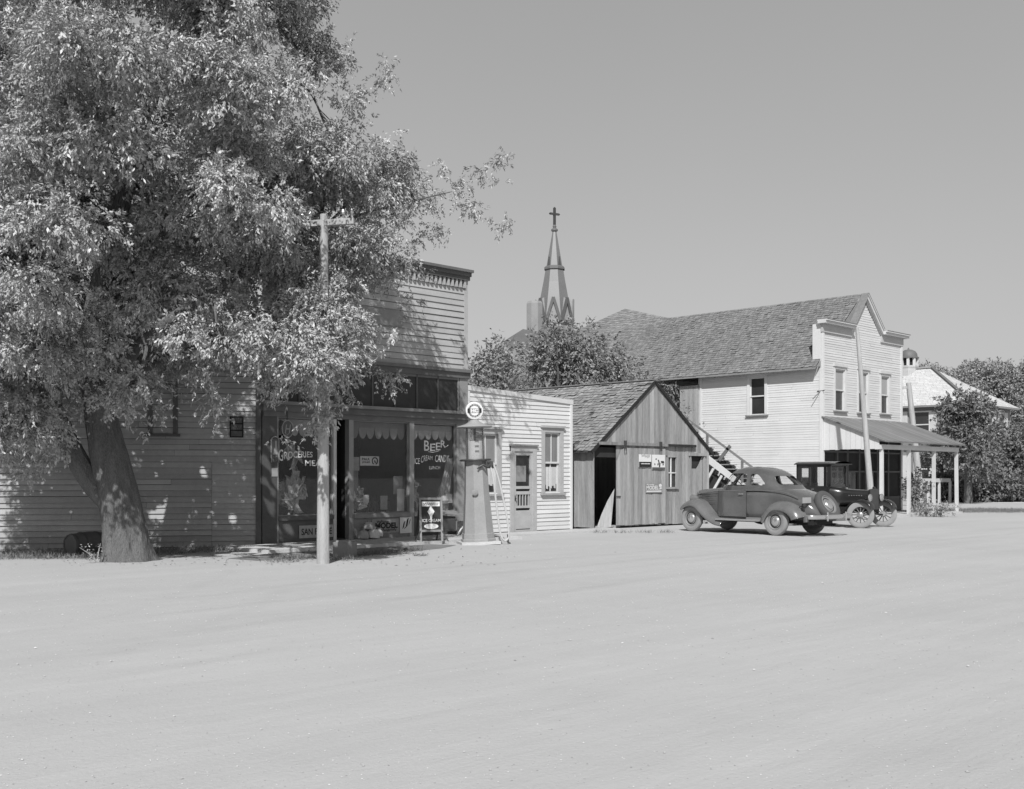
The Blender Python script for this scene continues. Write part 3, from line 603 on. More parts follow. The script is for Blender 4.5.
b = MB(); b.beam((bx0+apx, YF-oh, zr+.03), (bx0+apx, YF+BL, zr+.03), .16, .03, .9); b.build('ridge_cap', M['barnshingle'], rf)
# sliding door track and hangers
zt = sz(610, 443.5); zt2 = sz(690, 446)
b = MB(); b.beam(FB.p(.1, .06, zt), FB.p(ba(694), .06, zt2), .07, .09, .8); b.beam(FB.p(ba(666), .10, zt2+.0), FB.p(ba(693.5), .10, zt2+.0), .04, .07, .12); tk = b.build('door_track', M['barn'], shed)
for px in (622.5, 658):
    b = MB(); z = zt+(zt2-zt)*(px-600)/94; b.wb(FB, ba(px)-.06, ba(px)+.06, .10, .13, z-.05, z+.10, 1); b.tube([FB.p(ba(px)-.05, .12, z), FB.p(ba(px)-.05, .12, z-.2), FB.p(ba(px)+.05, .12, z-.2), FB.p(ba(px)+.05, .12, z)], .014, 6); b.build('hanger', M['iron'], tk)
# sliding door leaf (parked to the right of the opening) - real slab of boards
b = MB(); FD = Fr(FB.p(ba(615.5), .03, 0), (1, 0, 0), (0, -1, 0)); ld = ba(664.5)-ba(615.5)
vboards(b, FD, ld, .08, lambda a: zt-.12-(.25-a if a < .25 else 0)*1.6, .17, [(0, .12, .9, .99)], .16); b.build('sliding_door', M['barn'], shed)
# leaning board sheet in the opening and post
b = MB(); A = FB.p(.10, -.02, .05); B = FB.p(ba(611.5), -.02, .05); C = FB.p(ba(615), -.02, 1.22); D = FB.p(ba(608), -.02, .85); E = FB.p(ba(602), -.02, .45)
b.add([A, B, C, D, E], [(0, 1, 2, 3, 4)], 1.7); leaning = b.build('leaning_panel', M['barn'], shed)
# window + low door
b = MB(); b.wb(FB, wn[0], wn[0]+.07, 0, .05, wn[2], wn[3]); b.wb(FB, wn[1]-.07, wn[1], 0, .05, wn[2], wn[3]); b.wb(FB, wn[0], wn[1], 0, .052, wn[3]-.06, wn[3]); b.wb(FB, wn[0]-.03, wn[1]+.03, 0, .08, wn[2]-.06, wn[2]); w_ = b.build('window', M['barn'], shed)
b = MB(); a = wn[0]+.07+(wn[1]-wn[0]-.14)*.38; b.wb(FB, a-.02, a+.02, 0, .03, wn[2], wn[3]-.06, 2.2); zz = (wn[2]+wn[3])/2-.05; b.wb(FB, wn[0]+.07, wn[1]-.07, 0, .028, zz-.02, zz+.02, 1.8); b.build('muntin', M['barn'], w_)
b = MB(); b.wb(FB, wn[0]+.07, wn[1]-.07, -.04, -.02, wn[2], wn[3]-.06, 1.5); b.build('pane', M['pane'], w_)
b = MB(); b.wb(FB, dn[0]-.06, dn[0], 0, .05, 0, dn[3]); b.wb(FB, dn[1], dn[1]+.06, 0, .05, 0, dn[3]); b.wb(FB, dn[0]-.12, dn[1]+.12, 0, .07, dn[3], dn[3]+.09); d_ = b.build('door_frame', M['barn'], shed)
b = MB(); FDd = Fr(FB.p(dn[0], -.03, 0), (1, 0, 0), (0, -1, 0)); vboards(b, FDd, dn[1]-dn[0], .05, lambda a: dn[3]-(.42 if a < .4 else .42*max(0, 1-(a-.4)/.3)), .15, [], .1); b.build('plank_door', M['barn'], d_)
# enamel signs nailed on the sliding door
def flat_sign(name, label, p0, p1, yt, yb, m, n=.08):
    a0, a1 = ba(p0), ba(p1); z0, z1 = sz((p0+p1)/2, yb), sz((p0+p1)/2, yt); loc = tuple(FB.p((a0+a1)/2, n, z0)); r = thing(name, label, 'sign', loc)
    b = MB(); b.wb(FB, a0, a1, n-.012, n, z0, z1); b.build('panel', m, r); return r, a0, a1, z0, z1
def squiggle(b, F, a0, a1, z0, z1, n, k, r, seed=1):
    q = random.Random(seed); pts = []
    for i in range(k): pts.append(F.p(a0+(a1-a0)*i/(k-1), n, (z0 if i % 2 else z1)+(z1-z0)*q.uniform(-.3, .3)*(1 if i % 2 else -1)))
    b.tube(pts, r, 4)
r, a0, a1, z0, z1 = flat_sign('tobacco_sign', 'half white half black tin sign with script lettering, left of the pair on the shed', 637, 649.3, 454.4, 467.2, M['sheetwhite'])
b = MB(); zz = z0+(z1-z0)*.42; b.wb(FB, a0+.003, a1-.003, .0795, .0812, z0+.003, zz, 1); b.build('band', M['ink'], r)
b = MB(); squiggle(b, FB, a0+.1, a1-.08, z0+.10, zz-.06, .084, 13, .014, 4); b.build('lettering', M['lettering'], r)
b = MB(); squiggle(b, FB, a0+.12, a1-.08, zz+.14, zz+.24, .083, 17, .008, 5); b.build('lettering', M['midtrim'], r)
r, a0, a1, z0, z1 = flat_sign('picture_sign', 'white square tin sign with dark printed figures, right of the pair on the shed', 650.2, 663, 454.8, 469.5, M['sheetwhite'])
b = MB(); q = random.Random(8)
for (u, v, w, h, s) in ((.5, .55, .05, .22, -.3), (.58, .3, .06, .3, .2), (.45, .35, .05, .15, .5), (.8, .5, .14, .16, 0), (.85, .34, .05, .12, .3), (.3, .7, .05, .1, .4), (.2, .35, .04, .12, 0)):
    A, Z = a0+(a1-a0)*u, z0+(z1-z0)*v; W, Hh = (a1-a0)*w, (z1-z0)*h; b = MB(); b.prism(FB, [(A-W+s*Hh*.5-.0, Z+Hh/2), (A-W*.6-s*Hh*.5, Z-Hh/2), (A+W-s*Hh*.5, Z-Hh/2.4), (A+W*.7+s*Hh*.5, Z+Hh/2)], .08, .083); b.build('printed_figure', M['ink'], r)
b = MB(); b.wb(FB, a0, a1, .0795, .0815, z0, z0+.07); b.build('band', M['darktrim'], r)
r, a0, a1, z0, z1 = flat_sign('brand_sign', 'small grey tin sign with white lettering, below the pair on the shed', 644, 660.3, 483.6, 492.8, M['midtrim'])
fit_text('MODEL', FB, a0+.02, a0+(a1-a0)*.76, z0+.10, z0+(z1-z0)*.78, n=.084, off=.03, parent=r)
b = MB(); b.wb(FB, a0+.02, a1-.05, .08, .083, z0+.03, z0+.07); squiggle(b, FB, a0+.02, a0+.4, z1-.05, z1-.02, .083, 13, .007, 2); b.prism(FB, [(a0+(a1-a0)*(.88+.09*math.cos(t)), z0+(z1-z0)*(.78+.2*math.sin(t))) for t in np.linspace(0, 6.28, 13)[:-1]], .08, .083); b.prism(FB, [(a0+(a1-a0)*.8, z0+.1), (a0+(a1-a0)*.99, z0+.14), (a0+(a1-a0)*.9, z0+(z1-z0)*.68)], .08, .083); b.build('emblem', M['lettering'], r)
# ================================================================== TWO-STOREY HALL (right)
YH = 22.2; hx0, hx1 = Xon(822, YH), Xon(901.5, YH); WH = hx1-hx0; hx = (hx0+hx1)/2
FH = Fr((hx0, YH, 0), (1, 0, 0), (0, -1, 0)); ha = lambda px: Xon(px, YH)-hx0; hz = lambda px, py: Zat(py, Xon(px, YH), YH)
hall = thing('hall_building', 'white two-storey clapboard hall with stepped gable false front and front porch', 'building', (hx0, YH, 0))
zT = hz(835, 327.5); zP = hz(864, 301.5); nl, nr = ha(850.5), ha(880)
prof = lambda z: (0, WH) if z < zT else (nl+(WH/2-nl)*(z-zT)/(zP-zT), nr+(WH/2-nr)*(z-zT)/(zP-zT))
wins = []
for (p0, p1, yt, yb) in ((833.5, 845.5, 367, 411), (857, 868.5, 370, 413), (879.5, 889.5, 374, 414)): wins.append((ha(p0), ha(p1), hz((p0+p1)/2, yb), hz((p0+p1)/2, yt)))
zPr = hz(835, 417)
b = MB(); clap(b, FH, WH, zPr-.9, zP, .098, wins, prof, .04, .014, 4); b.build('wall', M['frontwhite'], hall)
for W in wins: window(hall, FH, *W, M['whitedull'], M['whitedull'], .10, 1, 'pane', .7, .12, M['midtrim'])
# false-front cornice following the step
b = MB(); q0, q1 = .05, .34; fz = .30
def crn(b, A, B, h0, h1, n0, n1, t): b.prism(FH, [(A[0], A[1]+h0), (B[0], B[1]+h0), (B[0], B[1]+h1), (A[0], A[1]+h1)], n0, n1, t)
zN = zT+.06
P_ = [(-.05, zN), (nl, zN), (WH/2, zP+.12), (nr, zN), (WH+.05, zN)]
for i in range(4): crn(b, P_[i], P_[i+1], -.33 if i in (0, 3) else -.05, .0, -.02, .07, .75)
b.build('frieze', M['whitedull'], hall)
b = MB()
for i in range(4):
    A, B = P_[i], P_[i+1]
    if i == 0: A = (A[0]-.12, A[1])
    if i == 3: B = (B[0]+.16, B[1])
    crn(b, A, B, 0, .10 if i in (0, 3) else .14, -.10 if i in (0, 3) else -.08, .26 if i in (0, 3) else .17, .95); crn(b, A, B, .10 if i in (0, 3) else .14, .15 if i in (0, 3) else .20, -.12 if i in (0, 3) else -.09, .32 if i in (0, 3) else .22, 1.0)
b.build('cornice', M['whitedull'], hall)
b = MB(); crn(b, (-.17, zN), (nl-.05, zN), .152, .175, -.13, .335, 1); crn(b, (nr+.05, zN), (WH+.2, zN), .152, .175, -.13, .335, 1); crn(b, (nl, zN), (WH/2, zP+.12), .202, .225, -.1, .235, 1); crn(b, (WH/2, zP+.12), (nr, zN), .202, .225, -.1, .235, 1); b.build('cornice_flashing', M['shingle'], hall)
zev_ = Zat(376, hx0, YH)
b = MB(); b.wb(FH, -.02, .12, .0, .045, 0, zN-.33, 1.05); b.box(hx0-.012, hx0, YH-.03, YH+.40, zev_ , zN+.0, 1.0); b.box(hx0-.035, hx0, YH-.04, YH+.10, 0, zev_+.3, 1.02); b.box(hx0, hx0+.35, YH+.36, YH+.42, zPr, zN); b.build('corner_board', M['white'], hall)
b = MB(); b.wb(FH, WH-.12, WH+.02, 0, .045, 0, zN-.33, 1.0); b.build('corner_board', M['white'], hall)
# left wall
HB = Yon(700, hx0)-YH; FL = Fr((hx0, YH+HB, 0), (0, -1, 0), (-1, 0, 0)); la = lambda px: YH+HB-Yon(px, hx0); lz = lambda px, py: Zat(py, hx0, Yon(px, hx0))
zEv = lz(760, 370)
lw = (la(747.5), la(767.5), lz(757, 415), lz(757, 374.5))
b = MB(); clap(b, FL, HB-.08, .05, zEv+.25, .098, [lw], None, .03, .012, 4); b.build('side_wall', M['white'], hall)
b = MB(); b.wb(FL, 0, .1, 0, .035, 0, zEv+.2, 1.0); b.build('corner_board', M['white'], hall)
window(hall, FL, *lw, M['white'], M['white'], .12, 1, 'pane', None, .03, M['midtrim'])
b = MB(); b.box(hx0+.02, hx1, YH+HB, YH+HB+.1, 0, zEv); b.box(hx1-.1, hx1, YH+.05, YH+9.8, 0, zEv+.2); b.box(hx0+1.5, hx1, YH+9.7, YH+9.8, 0, zEv+.2); b.build('rear_wall', M['whitedull'], hall)
# roof
rzR = Zat(293.6, hx, YH); ovh = .38; slp = (rzR-zEv-.25)/(WH/2); zev = zEv+.25-slp*ovh; RL = Yon(669, hx)-YH
b = MB(); y0 = YH+.07
shingles(b, (hx0-ovh, y0+.0, zev), (hx0-ovh, YH+RL, zev), (hx, y0+.0, rzR), (hx, YH+RL, rzR), .155, .17, .2, .018, .02, .02)
shingles(b, (hx1+ovh, YH+.45, zev), (hx1+ovh, YH+RL, zev), (hx, YH+.45, rzR), (hx, YH+RL, rzR), .2, .3, .2, .018, .02)
# rear hipped block rising a little higher
pk = (hx, Yon(625, hx), 0); pk = (pk[0], pk[1], Zat(308.8, pk[0], pk[1])); bl = (36.6, 43.0, 5.4); fl = (hx0-ovh, YH+RL, zev)
shingles(b, fl, bl, (hx, YH+RL, rzR), pk, .17, .2, .2, .018, .02)
b.add([bl, (49.5, 43, 5.4), pk], [(0, 1, 2)], .9); b.add([pk, (hx, YH+RL, rzR), (hx1+ovh, YH+RL, zev), (49.5, 43, 5.4)], [(0, 1, 2, 3)], .9)
rf = b.build('roof', M['shingle'], hall)
b = MB()
for xe, s in ((hx0-ovh, -1), (hx1+ovh, 1)):
    b.add([(xe, y0+.01 if s < 0 else YH+.46, zev-.01), (xe, YH+RL, zev-.01), (hx, YH+RL, rzR-.01), (hx, YH+.46, rzR-.01), (xe, y0+.01 if s < 0 else YH+.46, zev-.09), (xe, YH+RL, zev-.09), (hx, YH+RL, rzR-.12), (hx, YH+.46, rzR-.12)], [(0, 1, 2, 3), (7, 6, 5, 4), (0, 3, 7, 4), (0, 4, 5, 1)], 1)
b.prism(FH, [(-.30, zev+.02), (WH/2, rzR-.02), (WH+.3, zev+.02)], -.066, -.045, 1.0)
b.build('eave_board', M['midtrim'], rf)
b = MB(); b.box(38.2, 48, YH+RL+.3, 42.5, 0, 5.3); b.build('rear_block', M['whitedull'], hall)
# porch
YP = 19.8; pX = [Xon(p, YP) for p in (881.6, 908.8, 933.8, 956.2)]; zPe = Zat(441, pX[0], YP); zBm = Zat(446, pX[0], YP)
porch_x0, porch_x1 = hx0+.05, pX[3]+.25
b = MB()
P0, P1, P2, P3 = (porch_x0-.12, YP-.3, zPe+.0), (porch_x1, YP-.3, zPe+.0), (porch_x0-.12, YH-.02, zPr), (porch_x1, YH-.02, zPr)
n = 30
for i in range(n):
    u0, u1 = i/n, (i+1)/n-.002; L2 = lambda p, q, u: Vector(p)*(1-u)+Vector(q)*u
    dz = Vector((0, 0, .006*(i % 2))); b.quad(L2(P0, P1, u0)+dz, L2(P0, P1, u1)+dz, L2(P2, P3, u1)+dz, L2(P2, P3, u0)+dz, random.uniform(.85, 1.12))
b.add([P0, P1, P3, P2, *[Vector(p)-Vector((0, 0, .05)) for p in (P0, P1, P3, P2)]], [(7, 6, 5, 4), (0, 1, 5, 4), (0, 4, 7, 3), (1, 2, 6, 5)], .8)
pr_ = b.build('porch_roof', M['porchroof'], hall)
b = MB(); b.box(pX[0]-.15, pX[3]+.12, YP-.07, YP+.07, zBm-.12, zBm+.06); b.box(pX[3]+.0, pX[3]+.1, YP+.07, YH-.05, zBm-.1, zBm+.06); b.build('porch_beam', M['whitedull'], hall)
Fps = Fr((porch_x0, YH-.05, 0), (0, -1, 0), (-1, 0, 0)); b = MB(); dpt = YH-.05-YP
vboards(b, Fps, dpt, zBm-.12, lambda a: zPr-.06-(zPr-zPe-.06)*a/(dpt+.25), .24, [], .04); b.build('porch_side_panel', M['white'], hall)
for i, x in enumerate(pX):
    b = MB(); lean = (0, 0, .0, .06)[i]; b.beam((x+lean, YP, .0), (x, YP, zBm-.12), .12, .12, random.uniform(.95, 1.05), (0, 1, 0)); b.build('porch_post', M['whitedull'], hall)
# shaded shopfront beneath the porch
fa = lambda px: Xon(px, YH)-hx0
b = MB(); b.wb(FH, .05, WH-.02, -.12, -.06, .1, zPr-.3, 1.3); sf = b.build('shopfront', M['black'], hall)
b = MB()
for a in (.05, 1.15, 2.0, 3.0, 3.55, 4.6, 5.6, WH-.18): b.wb(FH, a, a+.11, -.06, .03, .1, zPr-.5, 1.0)
for z in (.15, .65, 1.75, 2.55): b.wb(FH, .05, WH-.05, -.06, .02, z, z+.07, 1.0)
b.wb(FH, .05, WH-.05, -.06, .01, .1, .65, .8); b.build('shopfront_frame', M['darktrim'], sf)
b = MB()
for (a, c) in ((.16, 1.15), (1.26, 2.0), (2.11, 3.0), (3.66, 4.6), (4.71, 5.6)): b = MB(); b.wb(FH, a, c, -.055, -.05, .72, 1.75); b.build('pane', M['pane'], sf)
b = MB(); b.box(hx0-.1, porch_x1-.2, YP-.25, YH, -.1, .09); b.build('porch_floor', M['concrete'], hall)
# iron bracket on the left corner
b = MB(); q = Vector((hx0-.02, YH+.2, Zat(391, hx0, YH))); b.tube([q, q+Vector((-.0, -.32, .02))], .02, 6); b.tube([q+Vector((0, -.15, 0)), q+Vector((-.22, .08, -.32))], .016, 6); b.build('wall_bracket', M['iron'], hall)
# outside stair
stx0, stx1 = hx0-1.15, hx0-.10; yb, yt, zt_ = 23.25, 28.6, 3.62; ns = 19
stair = thing('outside_staircase', 'open wooden outside staircase climbing the side wall of the white hall', 'staircase', (stx0, yb, 0))
b = MB()
for i in range(ns):
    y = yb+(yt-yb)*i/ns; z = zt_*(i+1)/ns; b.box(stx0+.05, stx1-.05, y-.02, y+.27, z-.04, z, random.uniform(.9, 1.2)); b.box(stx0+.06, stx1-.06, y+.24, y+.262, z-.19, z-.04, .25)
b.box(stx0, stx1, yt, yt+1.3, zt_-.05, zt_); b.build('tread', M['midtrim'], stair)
for x in (stx0, stx1-.05):
    b = MB(); b.prism(Fr((x, 0, 0), (0, 1, 0), (1, 0, 0)), [(yb-.1, 0), (yb+.25, 0), (yt+.1, zt_-.28), (yt+.1, zt_-.0), (yt-.05, zt_)], 0, .045); b.build('stringer', M['white'], stair)
b = MB(); hr = .92; b.beam((stx0+.03, yb, hr+.1), (stx0+.03, yt+.1, zt_+hr), .05, .09, .8); b.beam((stx0+.03, yt+.1, zt_+hr), (stx0+.03, yt+1.3, zt_+hr), .05, .08, .8)
for f in (.03, .36, .68, 1.0): y = yb+(yt-yb)*f; b.beam((stx0+.03, y, zt_*f), (stx0+.03, y, zt_*f+hr), .08, .08, .7, (0, 1, 0))
b.beam((stx0+.03, 26.3, 2.25), (stx0+.03, 25.75, 2.85), .05, .14, .6); b.build('railing', M['midtrim'], stair)
b = MB()
for y in (yt+.1, yt+1.25):
    for x in (stx0+.06, stx1-.08): b.beam((x, y, 0), (x, y, zt_-.05), .1, .1, .8, (0, 1, 0))
b.build('landing_post', M['midtrim'], stair)
b = MB(); vboards(b, Fr((hx0-.02, YH+HB+1.05, 0), (0, -1, 0), (-1, 0, 0)), 1.0, zt_-.1, lambda a: 5.55, .2, [], .1); tag(b.build('landing_screen', M['barn'], stair), 'grey board screen at the stair landing')
for i in range(5):
    b = MB(); y = 25.3+i*.42; z = (y-yb)/(yt-yb)*zt_; b.beam((stx0-.03, y+.42, z-.98), (stx0-.03, y-.02, z-.34), .03, .11, 1.0); b.build('skirt_slat', M['white'], stair)
b = MB(); b.prism(Fr((stx0+.25, 0, 0), (0, 1, 0), (1, 0, 0)), [(yb+1.2, .02), (yt+1, .02), (yt+1, zt_-.45), (yb+1.2, .55)], 0, .02); tag(b.build('under_stair_dark_plane', M['black'], stair))  # added dark plane, stands in for the shade between the slats
# ================================================================== CHURCH (far)
cd = 120.0; cx, cy = at(554.5, cd); k = cd/F_PX; cz = lambda py: CAMH+(HZ-py)*k
church = thing('church', 'distant church with tall slate spire, gablets and a cross on top', 'church', (cx, cy, 0))
def octa(prof, m, name, parent, rot=22.5, seg=8, smooth=False):
    b = MB(); b.lathe(prof, seg, Matrix.Translation((cx, cy, 0)) @ Matrix.Rotation(R(rot)-.1, 4, 'Z')); return b.build(name, m, parent, smooth)
sp = octa([(20*k, cz(324)), (17.5*k, cz(312)), (15.2*k, cz(300)), (11.8*k, cz(283)), (9.3*k, cz(269))], M['slatelight'], 'lower_spire', church)
octa([(10.8*k, cz(270)), (10.8*k, cz(268)), (9.2*k, cz(266.5)), (9.2*k, cz(270))], M['slate'], 'collar', church)
us = octa([(8.6*k, cz(267.5)), (2.0*k, cz(231))], M['slatelight'], 'upper_spire', church)
octa([(.6*k, cz(232)), (3.4*k, cz(231)), (3.4*k, cz(229.5)), (1.5*k, cz(228)), (2.0*k, cz(226.5)), (1.2*k, cz(225)), (.5*k, cz(224))], M['slate'], 'finial', church, 0, 12)
b = MB(); b.beam((cx, cy, cz(226)), (cx, cy, cz(208)), .22, .22, 1, (0, 1, 0)); ex = Vector((SN, -CS, 0)); ex = (Vector((1, 0, 0))*.85+ex*.5).normalized(); c0 = Vector((cx, cy, cz(214))); b.beam(c0-ex*.56, c0+ex*.56, .22, .2)
for q in (c0-ex*.56, c0+ex*.56, Vector((cx, cy, cz(208)))): b.lathe([(0, -.14), (.14, 0), (0, .14)], 8, Matrix.Translation(q))
b.build('cross', M['iron'], church)
tw = octa([(17.5*k, 0), (17.5*k, cz(330)), (18*k, cz(318))], M['stone'], 'belfry', church)
for i in range(8):
    a = -.1+math.pi/4*i; d = Vector((math.cos(a), math.sin(a), 0)); s_ = Vector((-d.y, d.x, 0)); q = Vector((cx, cy, 0))+d*(18.0*k); w = 6.8*k
    b = MB(); b.add([q-s_*w+Vector((0, 0, cz(322))), q+s_*w+Vector((0, 0, cz(322))), q+Vector((0, 0, cz(301))), Vector((cx, cy, cz(296)))+d*9*k], [(0, 1, 2), (0, 2, 3), (1, 3, 2)], 1.1); gb = b.build('gablet', M['stone'], tw)
    b = MB()
    for sg in (-1, 1): b.beam(q+s_*w*sg*1.05+Vector((0, 0, cz(323)))+d*.06, q+Vector((0, 0, cz(300)))+d*.1, .16, .3, .8)
    b.build('gablet_moulding', M['slate'], gb)
    if i % 2 == 0:
        q2 = Vector((cx, cy, 0))+d*7.8*k; b = MB(); w = 2.1*k; b.add([q2-s_*w+Vector((0, 0, cz(267))), q2+s_*w+Vector((0, 0, cz(267))), q2+Vector((0, 0, cz(257))), Vector((cx, cy, cz(259)))+d*4*k, q2+d*.5*k+Vector((0, 0, cz(267)))], [(0, 1, 2), (1, 3, 2), (0, 2, 3)], .6); b.build('lucarne', M['slate'], us)
tx, ty = at(534.5, cd-6); kk = (cd-6)/F_PX; tz = lambda py: CAMH+(HZ-py)*kk
b = MB(); b.lathe([(7.4*kk*1.15, 0), (7.4*kk*1.15, tz(304)), (6.4*kk*1.12, tz(301.5)), (0, tz(301))], 8, Matrix.Translation((tx, ty, 0)) @ Matrix.Rotation(R(22), 4, 'Z')); b.build('turret', M['stone'], church)
q0, q1 = at(506, cd-10), at(600, cd+6); zz = lambda py: CAMH+(HZ-py)*(cd-8)/F_PX
b = MB(); rA = at(523, cd-8); rB = at(585, cd+2); e0 = at(497, cd-18); e1 = at(585, cd-14); e2 = at(500, cd+8)
b.add([(*rA, zz(329)), (*rB, zz(329)), (*e1, zz(365)), (*e0, zz(357)), (*e2, zz(360))], [(0, 1, 2, 3), (0, 3, 4)]); b.build('nave_roof', M['slate'], church)
b = MB(); b.add([(*e0, zz(357)), (*e1, zz(365)), (*e1, 0), (*e0, 0), (*e2, zz(360)), (*e2, 0)], [(0, 1, 2, 3), (0, 3, 5, 4)]); b.build('nave_wall', M['stone'], church)
# ================================================================== SCHOOL (far right)
sx, sy = 75.0, 30.9; s2 = 82.4; rX, rY0, rY1 = 78.7, 35.06, 44.0; ze = 6.5; zr = Zat(368.2, rX, rY0); syb = 48.2
school = thing('schoolhouse', 'pale roofed brick schoolhouse with small domed cupola beyond the porch', 'school', (sx, sy, 0))
o_ = .5; b = MB(); E = [(sx-o_, sy-o_, ze), (s2+o_, sy-o_, ze), (s2+o_, syb, ze), (sx-o_, syb, ze)]; G = [(rX, rY0, zr), (rX, rY1, zr)]
shingles(b, E[3], E[0], G[1], G[0], .3, .4, .08, .012, .01); shingles(b, E[0], E[1], G[0], (rX+.02, rY0, zr), .3, .4, .08, .012, .01)
b.add([E[1], E[2], G[1], G[0]], [(0, 1, 2, 3)]); b.add([E[2], E[3], G[1]], [(0, 1, 2)]); b.build('roof', M['lightroof'], school)
b = MB(); b.add([*E, *[(p[0], p[1], ze-.12) for p in E]], [(7, 6, 5, 4), (0, 4, 5, 1), (3, 7, 4, 0), (1, 5, 6, 2)], .9); b.build('eave_board', M['midtrim'], school)
b = MB(); b.beam(Vector(E[0])+Vector((0, 0, .06)), Vector(G[0])+Vector((0, 0, .06)), .22, .12, .7); b.beam(Vector(G[0])+Vector((0, 0, .08)), Vector(G[1])+Vector((0, 0, .08)), .25, .12, 1.5); b.build('hip_cap', M['shingle'], school)
b = MB(); b.box(sx, s2, sy, syb-.5, 0, ze-.13); b.build('wall', M['brick'], school)
Fsc = Fr((sx, syb, 0), (0, -1, 0), (-1, 0, 0)); Fsr = Fr((sx, sy, 0), (1, 0, 0), (0, -1, 0))
for (F_, LL) in ((Fsc, syb-sy), (Fsr, s2-sx)):
    a = 1.0
    while a < LL-1.4:
        for z in ((1.2, 4.3) if F_ is Fsc else (4.3,)):
            b = MB(); b.wb(F_, a-.1, a, 0, .08, z-.1, z+1.85); b.wb(F_, a+1.0, a+1.1, 0, .08, z-.1, z+1.85); b.wb(F_, a, a+1.0, 0, .08, z+1.75, z+1.85); b.wb(F_, a, a+1.0, 0, .1, z-.1, z); b.wb(F_, a, a+1.0, 0, .05, z+.85, z+.93); b.wb(F_, a+1.1, a+1.55, 0, .09, z-.1, z+1.85, .9)
            w_ = b.build('window', M['whitedull'], school); b = MB(); b.wb(F_, a, a+1, .0, .012, z, z+1.75); b.build('pane', M['pane'], w_)
        a += 2.1
cuX, cuY = rX, Yon(908.5, rX); kz = dep(cuX, cuY)/F_PX; zq = lambda py: CAMH+(HZ-py)*kz
b = MB(); MT = Matrix.Translation((cuX, cuY, 0)) @ Matrix.Rotation(R(22.5), 4, 'Z'); b.lathe([(11*kz, zq(379)), (9.2*kz, zq(369)), (9.6*kz, zq(367.5)), (9.2*kz, zq(366)), (0, zq(366))], 8, MT); cu = b.build('cupola', M['annextrim'], school)
b = MB()
for i in range(8): a = i*math.pi/4+.39; q = (cuX+8.0*kz*math.cos(a), cuY+8.0*kz*math.sin(a)); b.beam((*q, zq(367)), (*q, zq(358)), .16, .16, 1, (0, 1, 0))
b.build('cupola_post', M['white'], cu)
b = MB(); b.lathe([(6.4*kz, zq(366)), (6.4*kz, zq(358))], 8, MT, .9); b.build('cupola_core', M['black'], cu)
b = MB(); b.lathe([(0, zq(358.6)), (10*kz, zq(358.6)), (10*kz, zq(357.6)), (8.6*kz, zq(357)), (8.2*kz, zq(354)), (6.5*kz, zq(351.5)), (3.6*kz, zq(350)), (1.0*kz, zq(349.6)), (.6*kz, zq(348)), (0, zq(347.6))], 20, MT); b.build('cupola_dome', M['slate'], cu, True)
# ================================================================== TREES
def P3(px, py, d): x, y = at(px, d); return (x, y, CAMH+(HZ-py)*d/F_PX)
tb = gp(128, 560.5); tree = thing('shade_tree', 'huge leafy shade tree with thick leaning trunk in front of the store side', 'tree', (*tb, 0))
T_ = MB(); D0 = gd(560.5)
bark_tube(T_, [P3(128, 564, D0), P3(126, 545, D0), P3(123, 520, D0), P3(119, 495, D0), P3(112, 465, D0), P3(104, 430, D0), P3(98, 395, D0-.1), P3(92, 350, D0-.2), P3(100, 290, D0-.2), P3(120, 210, D0), P3(150, 110, D0), P3(170, 20, D0)], [.50, .43, .385, .37, .345, .305, .275, .24, .20, .16, .11, .05], 56, .05, .25)
bark_tube(T_, [P3(122, 520, D0), P3(98, 492, D0-.05), P3(77, 460, D0-.1), P3(62, 428, D0-.2), P3(48, 390, D0-.3), P3(35, 330, D0-.5), P3(5, 260, D0-.6), P3(-30, 180, D0)], [.12, .20, .195, .18, .165, .14, .10, .04], 36, .05)
bark_tube(T_, [P3(98, 395, D0-.1), P3(125, 360, D0-.6), P3(170, 320, D0-1.2), P3(230, 280, D0-.8), P3(290, 240, D0+.4), P3(370, 212, D0+2.2), P3(450, 192, D0+3)], [.18, .13, .10, .075, .055, .03, .01], 12, .04)
bark_tube(T_, [P3(92, 350, D0-.2), P3(140, 260, D0+.4), P3(200, 180, D0+.5), P3(260, 110, D0+.3), P3(320, 60, D0)], [.2, .14, .1, .07, .02], 12, .04)
bark_tube(T_, [P3(98, 395, D0-.1), P3(130, 375, D0+.4), P3(190, 350, D0), P3(250, 335, D0-.6), P3(320, 325, D0-1)], [.14, .10, .07, .045, .015], 10, .04)

poly = [(-70, -70), (330, -60), (300, -10), (285, 45), (330, 45), (375, 40), (355, 80), (400, 65), (400, 85), (385, 110), (350, 130), (380, 145), (415, 140), (415, 160), (445, 180), (450, 200), (418, 212), (425, 235), (412, 258), (405, 285), (375, 300), (365, 318), (378, 335), (378, 360), (365, 372), (345, 392), (335, 398), (322, 410), (300, 405), (278, 418), (262, 400), (245, 385), (225, 415), (210, 385), (170, 405), (150, 415), (120, 425), (95, 410), (70, 440), (35, 455), (-70, 440)]
def inside(x, y, P=poly):
    c = False; j = len(P)-1
    for i in range(len(P)):
        if (P[i][1] > y) != (P[j][1] > y) and x < (P[j][0]-P[i][0])*(y-P[i][1])/(P[j][1]-P[i][1])+P[i][0]: c = not c
        j = i
    return c
def edge_dist(x, y):
    m = 1e9
    for i in range(len(poly)):
        (ax, ay), (bx, by) = poly[i], poly[(i+1) % len(poly)]; t = max(0, min(1, ((x-ax)*(bx-ax)+(y-ay)*(by-ay))/((bx-ax)**2+(by-ay)**2+1e-9))); m = min(m, math.hypot(x-ax-t*(bx-ax), y-ay-t*(by-ay)))
    return m
q = random.Random(21); L = []; tries = 0; pts = []
